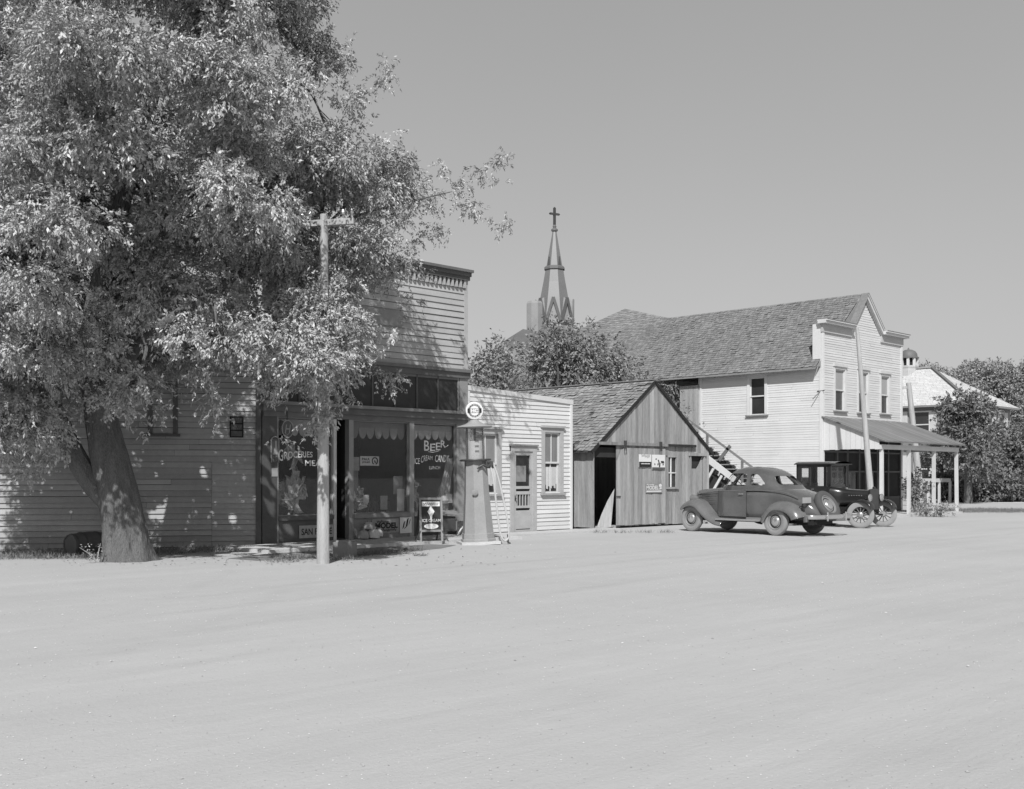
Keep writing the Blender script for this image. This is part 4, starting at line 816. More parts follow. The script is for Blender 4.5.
while len(L) < 125 and tries < 60000:
    tries += 1; x, y = q.uniform(-70, 455), q.uniform(-70, 455)
    if not inside(x, y): continue
    e = edge_dist(x, y)
    if x < 40 or y < 30: e = max(e, 45)
    if e < 10: continue
    r = min(q.uniform(32, 60), max(11, e*.92)); bulge = min(1, e/110)
    d = D0-.4-q.choice([-1, 1, 1, 1])*q.uniform(.1, 1)*4.0*bulge**.7
    zz_ = CAMH+(HZ-y)*d/F_PX
    if (140 < x < 250 and 90 < y < 190) or (75 < x < 215 and 225 < y < 320) or (20 < x < 150 and 105 < y < 140) or (250 < x < 330 and 225 < y < 260) or (150 < x < 260 and 340 < y < 400): d += 2.2
    if x > 365: d = D0+q.uniform(2.2, 4.2)
    if x > 320 and y > 120: r *= .82
    d = max(d, 21.9-1.03*zz_+.6*r*d/F_PX)
    d = min(d, 25.2 if zz_ > 6 else 22.9)
    if any(math.hypot(x-a, y-b_) < .72*(r+s)*.9 and abs(d-dd) < 1.0 for a, b_, s, dd in pts): continue
    pts.append((x, y, r, d)); d = max(d, 20.9+r*.01) if 262 < x < 385 and 170 < y < 300 else d; p = P3(x, y, d); rm = r*d/F_PX; L.append((*p, rm*1.12, rm*1.12, rm*q.uniform(.55, .8)))
for (x, y, r, d) in ((372, 50, 9, 20.8), (398, 68, 9, 20.9), (392, 82, 8, 20.8), (360, 92, 10, 20.5), (345, 55, 12, 20.8), (325, 45, 12, 21), (372, 108, 8, 20.8), (408, 132, 8, 20.5), (385, 140, 9, 20.4), (440, 168, 8, 20.6), (462, 180, 14, 20.4), (480, 170, 10, 20.5), (497, 162, 8, 20.5), (509, 157, 6, 20.6), (500, 178, 6, 20.5), (468, 205, 12, 20.4), (450, 195, 14, 20.4), (484, 214, 8, 20.4), (492, 226, 7, 20.4), (506, 220, 4, 20.5), (437, 226, 12, 20.3),
                     (420, 275, 9, 21.8), (414, 292, 8, 21.8), (402, 300, 7, 21.8), (400, 312, 6, 21.8), (386, 372, 9, 21.5), (394, 374, 6, 21.5), (391, 386, 6, 21.5), (340, 410, 8, 19.4), (318, 414, 10, 19.2), (311, 425, 7, 19.2), (276, 425, 9, 19.6), (283, 433, 5, 19.6), (218, 415, 8, 19.8), (232, 400, 10, 19.6), (212, 402, 9, 19.7), (175, 412, 12, 20), (165, 424, 9, 20), (55, 440, 18, 20.4), (48, 462, 10, 20.6), (62, 463, 8, 20.6), (30, 470, 14, 20.6), (150, 430, 6, 20.2), (354, 398, 6, 19.6), (325, 400, 9, 19.3), (190, 372, 24, 19.9), (230, 378, 20, 19.7), (150, 385, 22, 20), (118, 400, 20, 19.8), (265, 385, 20, 19.5), (295, 380, 24, 19.3), (330, 372, 24, 19.2), (360, 362, 20, 19.6), (200, 400, 12, 19.8), (165, 408, 14, 19.9), (300, 400, 16, 19.3), (20, 430, 30, 20.2), (250, 400, 9, 19.7), (378, 350, 16, 20), (385, 330, 12, 20.4), (345, 335, 26, 19.4), (408, 240, 18, 20.5), (370, 270, 26, 20.4), (395, 262, 20, 20.6), (310, 50, 26, 20.8), (335, 80, 24, 20.6), (290, 20, 30, 20.8), (345, 120, 20, 20.4), (385, 62, 10, 20.8), (428, 200, 16, 20.6), (150, 195, 26, 21.6), (140, 175, 22, 21.8), (65, 272, 24, 21.6), (110, 240, 22, 21.8), (20, 250, 30, 21), (200, 120, 26, 22), (322, 300, 20, 19.5), (328, 328, 24, 19.4), (316, 352, 24, 19.3), (326, 388, 18, 19.4), (334, 284, 13, 19.7), (312, 405, 12, 19.4), (300, 318, 24, 19.2), (318, 372, 18, 19.1), (110, 350, 26, 19.2), (150, 335, 26, 19.0), (132, 382, 22, 19.3), (180, 348, 24, 19.1), (80, 368, 24, 19.4), (205, 330, 24, 19.2), (232, 352, 20, 19.3), (60, 330, 28, 19), (100, 310, 26, 18.8), (150, 300, 22, 19), (322, 302, 30, 18.9), (331, 338, 32, 18.8), (316, 368, 30, 18.8), (328, 396, 22, 19.0), (345, 312, 26, 19.2), (372, 180, 30, 21), (345, 160, 30, 20.8), (395, 165, 22, 21.2), (330, 130, 28, 20.6), (380, 215, 26, 21.4), (300, 150, 30, 20), (420, 185, 16, 21.4), (350, 240, 26, 21.3), (215, 290, 24, 19.4), (240, 262, 24, 19.8), (265, 300, 22, 19.3)):
    d = d+4.9 if x > 432 else d+3.4 if x > 400 else d+1.5 if x > 365 else d; d = max(d, 21.7-1.03*(CAMH+(HZ-y)*d/F_PX)+.6*r*d/F_PX); p = P3(x, y+3, d); rm = r*d/F_PX; L.append((*p, rm, rm, rm*.75))
limb = [Vector(v) for v in T_.v[::7] if v[2] > 3.2]
SUB = []
for l in L:
    ns_ = 12 if l[3] > .45 else 5 if l[3] > .25 else 2
    for v in rdir(ns_*2):
        if v[2] < -.5 or len(SUB) and random.random() < .5: continue
        f_ = random.uniform(.62, .95); r_ = l[3]*random.uniform(.30, .46) if ns_ > 2 else l[3]*.6; SUB.append((l[0]+v[0]*l[3]*f_, l[1]+v[1]*l[4]*f_, l[2]+v[2]*l[5]*f_, r_, r_, r_*.7))
    if ns_ > 5: SUB.append((l[0], l[1], l[2]-.1*l[5], l[3]*.5, l[4]*.5, l[5]*.5))
for l in L:
    c_ = Vector(l[:3]); cand = [v for v in limb if v.z < c_.z+.4] or limb; a_ = min(limb, key=lambda v: (v-c_).length)
    if (a_-c_).length > 1.9 or a_.z > c_.z+1.2 or l[3] < .5: continue
    m_ = a_.lerp(c_, .5)+Vector((random.uniform(-.15, .15), random.uniform(-.15, .15), random.uniform(.0, .3)))
    T_.tube(cr_([a_, m_, c_, c_+Vector((l[3]*.5, -l[3]*.4, l[5]*.3))], 3), [.03]*4+[.022]*3+[.014]*2+[.005], 5, 1.0, False)
    for k_ in range(5): e_ = c_+Vector((random.gauss(0, .5)*l[3], random.gauss(0, .5)*l[3], random.gauss(.1, .4)*l[5])); T_.tube([m_.lerp(c_, random.uniform(.4, 1)), (c_+e_)/2+Vector((0, 0, .08)), e_], [.016, .011, .005], 4, 1.0, False)
T_.build('trunk', M['bark'], tree, True)
V, Fa, Tn = sprays(SUB, 44, 15, .27, .078, .033, droop=.5, fill=.25, tv=.25, lv=.15)
sunv = -Vector((.77*math.cos(R(44)), .638*math.cos(R(44)), -math.sin(R(44)))).normalized(); sq_ = random.Random(77); shafts = []
def shaft(p, rr, n=1, sp=.12):  # leaves get cleared along these sun lines to shape dapples on walls and ground
    for _ in range(n): shafts.append((p[0]+sq_.gauss(0, sp), p[1]+sq_.gauss(0, sp), p[2]+sq_.gauss(0, sp*1.7), sq_.uniform(.6, 1.3)*rr))
for _ in range(95): shaft(FW.p(LS-sq_.uniform(.1, 9.5), 0, sq_.uniform(.15, 3.3)), .033, sq_.choice([2, 3, 5]), .10)
for _ in range(76): shaft(FS.p(sq_.uniform(0, WS), 0, sq_.choice([sq_.uniform(.1, 1.3), sq_.uniform(.1, 4.2)])), .042, sq_.choice([2, 3, 5]), .12)
for _ in range(48): shaft(FS.p(sq_.choice([sq_.uniform(sa(352), sa(456)), sq_.uniform(sa(280), sa(332))]), -.3, sq_.uniform(.6, 1.7)), .05, 3, .10)
for _ in range(34): shaft((*at(sq_.uniform(60, 460), sq_.uniform(21.6, 26.6)), 0), .13, 2, .3)
for _ in range(16): shaft((*at(sq_.uniform(225, 345), sq_.uniform(22, 24.6)), 0), .24, 1, .3)
for _ in range(16): shaft(P3(sq_.uniform(108, 148), sq_.uniform(470, 556), D0-.4), .038, 4, .10)
for _ in range(8): shaft(P3(323, sq_.uniform(430, 540), 20.2), .035, 3, .08)
Cn = V.reshape(-1, 4, 3).mean(1); keep = np.ones(len(Cn), bool); sv = np.array(sunv)
e1_ = np.cross(sv, [0, 0, 1.0]); e1_ /= np.linalg.norm(e1_); e2_ = np.cross(sv, e1_); Ca, Cb = (Cn @ e1_).astype('f'), (Cn @ e2_).astype('f'); o_s = np.argsort(Ca); Cs, Cbs = Ca[o_s], Cb[o_s]
for (x_, y_, z_, rr) in shafts:
    pa_, pb_ = float(np.dot(e1_, (x_, y_, z_))), float(np.dot(e2_, (x_, y_, z_))); i0, i1 = np.searchsorted(Cs, [pa_-rr, pa_+rr]); m_ = ((Cs[i0:i1]-pa_)**2+(Cbs[i0:i1]-pb_)**2) < rr*rr; keep[o_s[i0:i1][m_]] = False
V = V.reshape(-1, 4, 3)[keep].reshape(-1, 3); Tn = np.repeat(Tn[::2][keep], 2); b4 = np.arange(len(V)//4)*4; Fa = np.stack([b4, b4+1, b4+2, b4, b4+2, b4+3], 1).reshape(-1, 3)
tri_object('crown', V, Fa, Tn, M['leaf'], tree, (*tb, 0)); print('LEAVES', len(b4))
# trees behind
small_tree('tree', 'loose bushy tree behind the shed, nearest the church spire', 560, 46, Zat(325, *at(560, 46)), 2.0, 2.3, M['leafmid'], .16, .17, .085, 10, 'trees behind the shed', 8, 20)
small_tree('tree', 'low bushy tree just right of the store corner, behind the annex roof', 497, 44, Zat(336, *at(497, 44)), 1.6, 1.8, M['leafmid'], .14, .16, .08, 10, 'trees behind the shed', 8, 18)
small_tree('tree', 'spreading tree against the hall roof, above the shed ridge', 620, 46, Zat(336, *at(620, 46)), 2.4, 1.6, M['leafmid'], .14, .16, .08, 9, 'trees behind the shed', 8, 16)
small_tree('tree', 'small leafy tree right of the shed ridge beside the stair landing', 673, 45.5, Zat(377, *at(673, 45.5)), 2.4, .95, M['leafmid'], .09, .14, .07, 12, 'trees behind the shed', 8, 12)
small_tree('tree', 'round leafy tree with single trunk standing in front of the schoolhouse', 968, 64, Zat(398, *at(968, 64)), 1.4, 2.05, M['leafdark'], .22, .22, .11, 9, None, 9, 34, .55, .30)
small_tree('tree', 'dense dark tree low in front of the schoolhouse windows, behind the porch', 944, 68, Zat(428, *at(944, 68)), 1.2, 1.6, M['leafdark'], .15, .2, .1, 9, None, 9, 18)
for i, (px, d, yt, w, lb) in enumerate(((948, 118, 367, 4.2, 'tall grey tree behind the schoolhouse, nearest its cupola'), (984, 122, 360, 4.8, 'tallest grey tree behind the right end of the schoolhouse roof'), (1022, 118, 364, 4.6, 'tall grey tree at the far right beyond the schoolhouse'), (916, 124, 366, 4.2, 'grey tree peeking over the schoolhouse ridge beside the cupola'), (1020, 70, 424, 2.2, 'bushy tree at the far right edge in front of the schoolhouse corner'))):
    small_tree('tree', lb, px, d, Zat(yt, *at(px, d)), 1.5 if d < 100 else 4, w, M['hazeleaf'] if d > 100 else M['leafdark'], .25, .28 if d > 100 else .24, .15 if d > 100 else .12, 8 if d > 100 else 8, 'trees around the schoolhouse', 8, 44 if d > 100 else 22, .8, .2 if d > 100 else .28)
for i, (px, d) in enumerate(((1050, 170), (1000, 190), (955, 200))):
    pass
# far low tree line closing the horizon
V_, F_, T2 = sprays([(*at(p, 230+random.uniform(-15, 15)), 3, 9, 9, 5) for p in range(-500, 1700, 36)], .55, 6, 2.0, 1.3, .8, droop=.1, fill=.3)
tag(tri_object('far_woods', V_, F_, T2, M['leafdark']), kind='stuff')
# shrubs by the porch
def shrub(label, px, py, h, w, m, n=9, ln=.12, wd=.06, grp=None):
    x, y = gp(px, py); r = thing('shrub', label, 'shrub', (x, y, 0), 0, grp); LL = []
    for i in range(n): a = random.uniform(0, 6.28); rr = w*math.sqrt(random.random())*.7; s = w*.45; LL.append((x+rr*math.cos(a), y+rr*math.sin(a), h*random.uniform(.25, .8), s, s, h*.3))
    V, Fa, T = sprays(LL, 22, 8, .3, ln, wd, droop=.2, fill=.4, tv=.35); tri_object('foliage', V, Fa, T, m, r, (x, y, 0))
    b = MB()
    for i in range(5): b.tube([(x, y, 0), (x+random.uniform(-.2, .2), y+random.uniform(-.2, .2), h*.6)], .02, 5)
    b.build('stem', M['bark'], r)
shrub('dark upright climbing shrub at the end of the hall porch', 915, 514.5, 1.75, .42, M['leafdark'])
shrub('low pale shrub in front of the porch, between two posts', 926, 516.5, .5, .5, M['dry_grass'], 8, .09, .03)
for i_, p_ in enumerate((955, 972, 990, 1006, 1020)): shrub(('first dark hedge shrub behind the right porch post', 'second dark hedge shrub, left of the big tree trunk', 'third dark hedge shrub, right of the big tree trunk', 'fourth dark hedge shrub toward the right edge', 'last dark hedge shrub at the far right edge')[i_], p_, 502.2-i_*.15, 1.55, 1.5, M['leafdark'], 12, .2, .1, 'hedge shrubs in front of the schoolhouse')
shrub('small dry weed clump beside the third porch post', 941, 517, .5, .5, M['dry_grass'], 6, .1, .03)
# ================================================================== POLES
def pole(name, label, bpx, bpy, tpx, tpy, rb, rt, d=None):
    d = d or gd(bpy); A = Vector((*at(bpx, d), -.05)); B = Vector(P3(tpx, tpy, d)); r = thing(name, label, 'utility pole', (A.x, A.y, 0)); b = MB()
    n = 14; pts = [A.lerp(B, i/n) for i in range(n+1)]; rad = [rb+(rt-rb)*i/n for i in range(n+1)]; ph = random.uniform(0, 6)
    b.tube(pts, rad, 14, 1.0, True, lambda i, k, a: 1+.03*math.sin(3*a+ph+i*.3)+random.uniform(-.02, .02)); b.build('post', M['woodpost'], r, True); return r, A, B
r, A, B = pole('utility_pole', 'weathered utility pole with one crossarm standing in the tree at the kerb', 323, 563.5, 324, 214.5, .118, .075)
b = MB(); ca = Vector(P3(299, 224.5, 20.25)); cb_ = Vector(P3(354, 221, 20.1)); b.beam(ca, cb_, .09, .11, 1.0); cr = b.build('crossarm', M['woodpost'], r)
for t in (.06, .2, .8, .95):
    b = MB(); q_ = ca.lerp(cb_, t); b.lathe([(.012, .05), (.012, .13), (.035, .13), (.045, .17), (.03, .22), (0, .23)], 10, Matrix.Translation(q_)); b.build('insulator', M['chrome'], cr)
def wire(a, b_, sag, label, rr=.015):
    m = MB(); a, b_ = Vector(a), Vector(b_); pts = []
    for i in range(25): t = i/24; p = a.lerp(b_, t); p.z -= sag*4*t*(1-t); pts.append(p)
    mid = a.lerp(b_, .5); tag(m.build('wire', M['iron'], None, False, True, (a.x, a.y, a.z)), label, 'wire')
q_ = ca.lerp(cb_, .06)+Vector((0, 0, .2)); wire(q_, Vector(P3(-60, 236, 19)), .3, 'thin overhead wire running left from the crossarm end into the tree')
q_ = ca.lerp(cb_, .95)+Vector((0, 0, .2)); wire(q_, Vector(P3(640, 330, 60)), .9, 'thin overhead wire running from the crossarm past the store cornice toward the church')
dp = gd(518); pole('utility_pole', 'tall bare slanting pole in front of the hall porch behind the old black car', 873, 518, 857, 327, .125, .065, 40)
r, A, B = pole('utility_pole', 'short leaning pole with a stub arm behind the far end of the porch', 922, 497, 908.5, 383, .19, .13, 58)
b = MB(); b.beam(Vector(P3(902.5, 388, 58)), Vector(P3(909, 387, 58)), .12, .14); b.build('stub_arm', M['woodpost'], r)
# ================================================================== GAS PUMP
gx_, gy_ = gp(478.5, 544); pump = thing('gas_pump', 'tall grey visible-glass gasoline pump with round lettered globe by the store corner', 'gas pump', (gx_, gy_, 0), TH-math.pi/2+R(12)); pump.rotation_euler[1] = R(-2.0)
dpx = dep(gx_, gy_)/F_PX
def PZ(py): return CAMH+(HZ-py)*dpx
def sq(b, prof, seg=8, tone=1.0, rot=22.5): b.lathe(prof, seg, Matrix.Rotation(R(rot), 4, 'Z'), tone)
b = MB(); b.box(-.46, .46, -.40, .40, 0, .07); b.build('plinth', M['concrete'], pump, world=False)
b = MB(); sq(b, [(.0, .07), (.42, .07), (.42, .12), (.39, .135), (.385, .25), (.372, .26), (.30, 1.2), (.27, PZ(463)), (.27, PZ(461))], 8); b.build('body', M['pump'], pump, world=False)
b = MB(); b.lathe([(0, PZ(461)), (.36, PZ(461)), (.37, PZ(460)), (.36, PZ(459)), (.25, PZ(459))], 28); b.build('lower_collar', M['iron'], pump, True, False)
b = MB(); b.lathe([(.225, PZ(459)), (.225, PZ(428))], 28); b.build('glass_tank', M['tankglass'], pump, True, False)
b = MB(); b.lathe([(0, PZ(459)), (.21, PZ(459)), (.21, PZ(441)), (0, PZ(441))], 28); b.build('fuel', M['fuel'], pump, True, False)
b = MB(); b.tube([(0, 0, PZ(441)), (0, 0, PZ(428))], .03, 8)
for y in (433, 437, 441, 446, 451): b.box(-.05, .05, -.235, -.228, PZ(y)-.008, PZ(y)+.008)
for i in range(4): a = i*math.pi/2+.6; b.tube([(.255*math.cos(a), .255*math.sin(a), PZ(459)), (.255*math.cos(a), .255*math.sin(a), PZ(428))], .011, 6)
b.build('tank_rod', M['iron'], pump, world=False)
b = MB(); b.lathe([(.0, PZ(428.5)), (.40, PZ(428)), (.42, PZ(427)), (.40, PZ(426)), (.22, PZ(424)), (.12, PZ(421.5)), (.10, PZ(420)), (0, PZ(420))], 28); b.build('upper_cap', M['pump'], pump, True, False)
gz = PZ(410.8); GR = .205; MG = Matrix.Translation((0, 0, gz)) @ Matrix.Rotation(R(90), 4, 'X')
b = MB(); b.lathe([(.170, .085), (GR, .075), (GR+.01, .0), (GR, -.075), (.170, -.085)], 36, MG); gl = b.build('globe', M['sheetwhite'], pump, True, False)
b = MB(); b.lathe([(.171, .080), (0, .084)], 36, MG); b.lathe([(.171, -.080), (0, -.084)], 36, MG); b.build('globe_face', M['sheetwhite'], gl, True, False)
b = MB()
for i in range(30):
    a = i*math.pi*2/30
    if abs(math.sin(a)) < .32: continue
    c, s = math.cos(a), math.sin(a); t = Vector((-s, 0, c))*.007*(1.0+.5*(i % 2)); p, p2 = Vector((c*.115, -.088, gz+s*.115)), Vector((c*.158, -.086, gz+s*.158)); b.add([p-t, p+t, p2+t, p2-t], [(0, 1, 2, 3)])
for sg in (-1, 1): b.add([(sg*.168, -.087, gz-.05), (sg*.168, -.087, gz+.05), (sg*.11, -.088, gz+.05), (sg*.11, -.088, gz-.05)], [(0, 1, 2, 3)])
b.build('ring_lettering', M['ink'], gl, world=False)
b = MB(); b.prism(Fr((0, -.0855, gz), (1, 0, 0), (0, -1, 0)), [(x, z) for x, z in ((-.109, -.055), (.109, -.055), (.109, .055), (-.109, .055))], .0, .0015); b.build('lettering_band', M['pump'], gl, world=False)
FG = Fr((0, -.0855, gz), (1, 0, 0), (0, -1, 0)); b_ = fit_text('HC', FG, -.088, .088, -.045, .045, n=.003, off=.04, m=M['sheetwhite'], parent=None); b_.parent = gl
b = MB(); hs = [(.30, -.22, PZ(464)), (.36, -.26, PZ(480)), (.41, -.26, PZ(505)), (.47, -.26, PZ(530)), (.53, -.26, PZ(539)), (.61, -.26, PZ(541)), (.68, -.26, PZ(536)), (.66, -.25, PZ(520)), (.56, -.24, PZ(495)), (.46, -.23, PZ(475)), (.36, -.22, PZ(463))]
b.tube(cr_(hs), .024, 8); b.build('hose', M['hose'], pump, True, False)
b = MB(); b.tube([(.02, -.30, PZ(467)), (.12, -.32, PZ(465)), (.22, -.30, PZ(467.5)), (.30, -.25, PZ(465))], .03, 8); b.tube([(.22, -.30, PZ(463)), (.34, -.24, PZ(463))], .035, 8); b.tube([(.05, -.31, PZ(466)), (-.02, -.32, PZ(469))], .018, 6); b.box(.18, .36, -.3, -.2, PZ(466), PZ(462)); b.build('nozzle', M['iron'], pump, True, False)
b = MB(); b.lathe([(0, .004), (.07, .003), (.075, 0)], 20, Matrix.Translation((-.10, -.335, PZ(492))) @ Matrix.Rotation(R(90), 4, 'X')); tag(b.build('badge', M['midtrim'], pump, True, False), 'faded round emblem on the front of the pump')
b = MB(); b.tube([(.66, -.26, .0), (.66, -.26, PZ(535))], .02, 8); b.build('hose_post', M['iron'], pump, True, False)
# ================================================================== ICE CREAM A-BOARD
ix, iy = gp(429.5, 544); sc_ = dep(ix, iy)/F_PX; ib = thing('sandwich_board', 'small framed sandwich board advertising ice cream on the sidewalk', 'sign', (ix, iy, .07), TH-math.pi/2+R(18))
W2 = .255; H1 = 1.02; lean = .10
b = MB()
for sg in (-1, 1): b.beam((sg*W2, -.20, 0), (sg*W2, -.20+lean, H1), .05, .03, 1.0, (0, 1, 0))
b.beam((-W2, -.20+lean*.97, H1-.02), (W2, -.20+lean*.97, H1-.02), .03, .05); b.beam((-W2, -.20+lean*.24, .25), (W2, -.20+lean*.24, .25), .03, .05); b.build('frame', M['midtrim'], ib, world=False)
FI = Fr((0, -.185, 0), (1, 0, 0), (0, -1, 0))
class FrL(Fr):
    def p(s, a, n, z): return s.O+s.A*a+s.N*(n-lean*z/H1)+Vector((0, 0, z))
FI = FrL((0, -.2, 0), (1, 0, 0), (0, -1, 0))
b = MB(); b.wb(FI, -W2+.025, W2-.025, .0, .012, .27, H1-.05); b.build('panel', M['blind'], ib, world=False)
b = MB(); b.wb(FI, -W2+.04, W2-.04, .012, .014, H1-.20, H1-.09); hd = b.build('header', M['sheetwhite'], ib, world=False)
b = MB(); squiggle(b, FI, -W2+.08, W2-.08, H1-.17, H1-.12, .016, 15, .007, 6); b.build('lettering', M['ink'], hd, world=False)
b = MB(); b.prism(FI, [(-.085, .70), (-.03, .78), (.0, .86), (.03, .78), (.085, .70), (.03, .60), (.005, .44), (-.005, .44), (-.03, .60)], .012, .016); b.build('cone_emblem', M['sheetwhite'], ib, world=False)
b_ = fit_text('ICE CREAM', FI, -W2+.035, W2-.03, .455, .525, n=.017, off=.02, parent=None); b_.parent = ib
b = MB(); b.prism(FI, [(.17*math.cos(t), .355+.062*math.sin(t)) for t in np.linspace(0, 6.28, 25)[:-1]], .012, .016); b.build('oval_emblem', M['sheetwhite'], ib, world=False)
b = MB()
for sg in (-1, 1): b.beam((sg*W2, .32, 0), (sg*W2, -.10, H1-.05), .035, .025, .6, (0, 1, 0)); b.beam((sg*(W2+.14), -.24, 0), (sg*W2, -.18, .25), .025, .025, .6)
b.beam((-W2, .25, .17), (W2, .25, .17), .03, .03, .5); b.build('back_frame', M['darktrim'], ib, world=False)
# ================================================================== BENCH, BLOCK, BARREL
b0 = sa(436)+x0; b1 = sa(460)+x0; by_ = YF-.75
bench = thing('bench', 'grey wooden bench with curved leg brackets beneath the beer window', 'bench', (b0, by_, .075))
b = MB(); b.box(0, b1-b0, 0, .42, .50, .55); b.build('seat', M['midtrim'], bench, world=False)
b = MB(); b.box(0, b1-b0, -.03, -.001, .38, .54); b.build('apron', M['midtrim'], bench, world=False)
for x in (.40, b1-b0-.06):
    b = MB(); b.box(x, x+.05, .03, .38, 0, .50); b.tube(cr_([(x-.32, .02, 0), (x-.2, .02, .16), (x-.03, .02, .30), (x+.02, .02, .42)]), .022, 6); b.tube(cr_([(x+.02, .02, .2), (x+.12, .02, .36), (x+.36, .02, .42)]), .018, 6); b.build('leg', M['whitedull'], bench, False, False)
kx, ky = gp(345, 557); b = MB(); b.box(-.17, .17, -.17, .17, 0, .30, 1, Matrix.Translation((kx, ky, 0)) @ Matrix.Rotation(R(20), 4, 'Z')); b.box(-.13, .13, -.13, .13, .30, .33, 1.2, Matrix.Translation((kx, ky, 0)) @ Matrix.Rotation(R(20), 4, 'Z'))
tag(b.build('stone_block', M['brick'], None, False, True, (kx, ky, 0)), 'low dark stone block beside the foot of the kerb pole', 'block')
lx, ly = gp(88, 555.5); brl = thing('barrel', 'dark wooden barrel lying on its side behind the tree trunk', 'barrel', (lx, ly, .23), R(12)); MBr = Matrix.Rotation(R(90), 4, 'Y')
b = MB(); b.lathe([(0, -.40), (.19, -.40), (.195, -.42), (.215, -.42), (.24, -.2), (.25, 0), (.24, .2), (.215, .42), (.195, .42), (.19, .39), (0, .39)], 22, MBr); b.build('staves', M['barrel'], brl, True, False)
for z in (-.36, -.17, .17, .36):
    b = MB(); rr = .25-.20*z*z/(.42*.42)*.19; b.lathe([(rr+.002, z-.02), (rr+.007, z-.018), (rr+.007, z+.018), (rr+.002, z+.02)], 22, MBr); b.build('hoop', M['iron'], brl, True, False)
bx_, by2 = gp(112, 554); b = MB(); b.tube([(-.7, 0, .12), (.7, .1, .13)], [.13, .11], 12); o = b.build('log', M['bark'], None, True, False); o.location = (bx_, by2, 0); tag(o, 'dark log lying against the store wall beyond the barrel', 'log')
# sprouts at the trunk foot
wx, wy = gp(97, 563); spv = thing('sapling', 'two thin bare sprouts at the left foot of the big trunk', 'plant', (wx, wy, 0)); b = MB()
for (a, h) in ((-.25, .30), (.05, .36), (-.12, .22)): b.tube([(0, 0, 0), (a*.6, 0, h*.6), (a*1.3, 0, h)], [.012, .01, .004], 5)
b.build('stem', M['woodpost'], spv, False, False)
C = RNG.uniform(-.3, .1, (70, 3))*np.array([1, .3, 0]); C[:, 2] = RNG.uniform(.08, .36, 70); V, Fa, T = leaf_mesh(C, rdir(70), rdir(70), np.full(70, .045), np.full(70, .02), np.full(70, .9)); tri_object('leaves', V, Fa, T, M['leaf'], spv)
# ================================================================== SIGNS AND GOODS ON THE SHOPFRONT
def card(name, label, p0, p1, yt, yb, n, m, cat='sign', t=.012):
    a0, a1 = sa(p0), sa(p1); z0, z1 = sz((p0+p1)/2, yb), sz((p0+p1)/2, yt); r = thing(name, label, cat, tuple(FS.p((a0+a1)/2, n, z0)))
    b = MB(); b.wb(FS, a0, a1, n-t, n, z0, z1); b.build('panel', m, r); return r, a0, a1, z0, z1
r, a0, a1, z0, z1 = card('window_placard', 'white whisky placard with dark lettering and round emblem in the middle show window', 361.8, 380.6, 456.2, 465.6, -.06, M['paper'])
fit_text('PAUL', FS, a0+.05, a0+(a1-a0)*.52, z0+(z1-z0)*.55, z1-.04, n=-.057, off=.03, m=M['ink'], parent=r); fit_text('JONES', FS, a0+.05, a0+(a1-a0)*.52, z0+.05, z0+(z1-z0)*.46, n=-.057, off=.03, m=M['ink'], parent=r)
b = MB(); cxx, czz, rr = a0+(a1-a0)*.77, (z0+z1)/2, (z1-z0)*.36; pts = [FS.p(cxx+rr*math.cos(t), -.056, czz+rr*math.sin(t)) for t in np.linspace(-1.2, 4.2, 20)]; b.tube(pts, .016, 5); b.prism(FS, [(cxx+rr*.5*math.cos(t)+.02, czz-.01+rr*.5*math.sin(t)) for t in np.linspace(2, 5.2, 9)], -.058, -.055); b.build('emblem', M['ink'], r)
r, *_ = card('window_card', 'small mottled grey card beside the whisky placard', 353.4, 361, 457, 470.5, -.065, M['papergrey'])
r, a0, a1, z0, z1 = card('cigar_sign', 'pale cigar sign on the bulkhead below the groceries window', 298, 332, 525, 537.5, .05, M['papergrey'])
fit_text('SAN FELICE', FS, a0+.06, a1-.04, z0+.07, z1-.07, n=.054, off=.015, m=M['ink'], parent=r)
r, a0, a1, z0, z1 = card('tobacco_poster', 'wide pale tobacco poster with heavy dark lettering under the middle show window', 371, 398.2, 518.5, 533, .04, M['curtain'])
fit_text('MODEL', FS, a0+.10, a1-.05, z0+(z1-z0)*.32, z0+(z1-z0)*.72, n=.044, off=.045, m=M['ink'], parent=r)
b = MB(); squiggle(b, FS, a0+.15, a0+(a1-a0)*.6, z1-.10, z1-.05, .044, 17, .008, 3); squiggle(b, FS, a0+.1, a1-.1, z0+.05, z0+.10, .044, 27, .007, 9); b.build('lettering', M['ink'], r)
r, a0, a1, z0, z1 = card('square_poster', 'white square poster with tilted dark emblem under the middle show window', 398.8, 410.4, 517, 533, .05, M['sheetwhite'])
b = MB(); cm, zm = (a0+a1)/2, (z0+z1)/2
for (u, v, w, h) in ((-.09, -.02, .05, .16), (.02, .03, .06, .2), (.10, .05, .035, .12), (-.03, -.08, .08, .05)): b.prism(FS, [(cm+u-w/2, zm+v-h/2), (cm+u+w/2, zm+v-h/2+.05), (cm+u+w/2+.04, zm+v+h/2+.05), (cm+u-w/2+.04, zm+v+h/2)], .05, .053)
b.build('emblem', M['ink'], r)
r, a0, a1, z0, z1 = card('bottle_sign', 'narrow round-topped enamel sign with pale bottle shape on the left corner post', 269.5, 277.2, 439, 462.5, .065, M['darktrim'])
b = MB(); am, rr = (a0+a1)/2, (a1-a0)/2; zt2 = z1-rr*.3
b.tube([FS.p(a, .068, z) for a, z in ((a0, z0), (a0, zt2), *[(am-rr*math.cos(t), zt2+rr*.8*math.sin(t)) for t in np.linspace(.2, 2.94, 8)], (a1, zt2), (a1, z0))], .012, 5); b.build('border', M['curtain'], r)
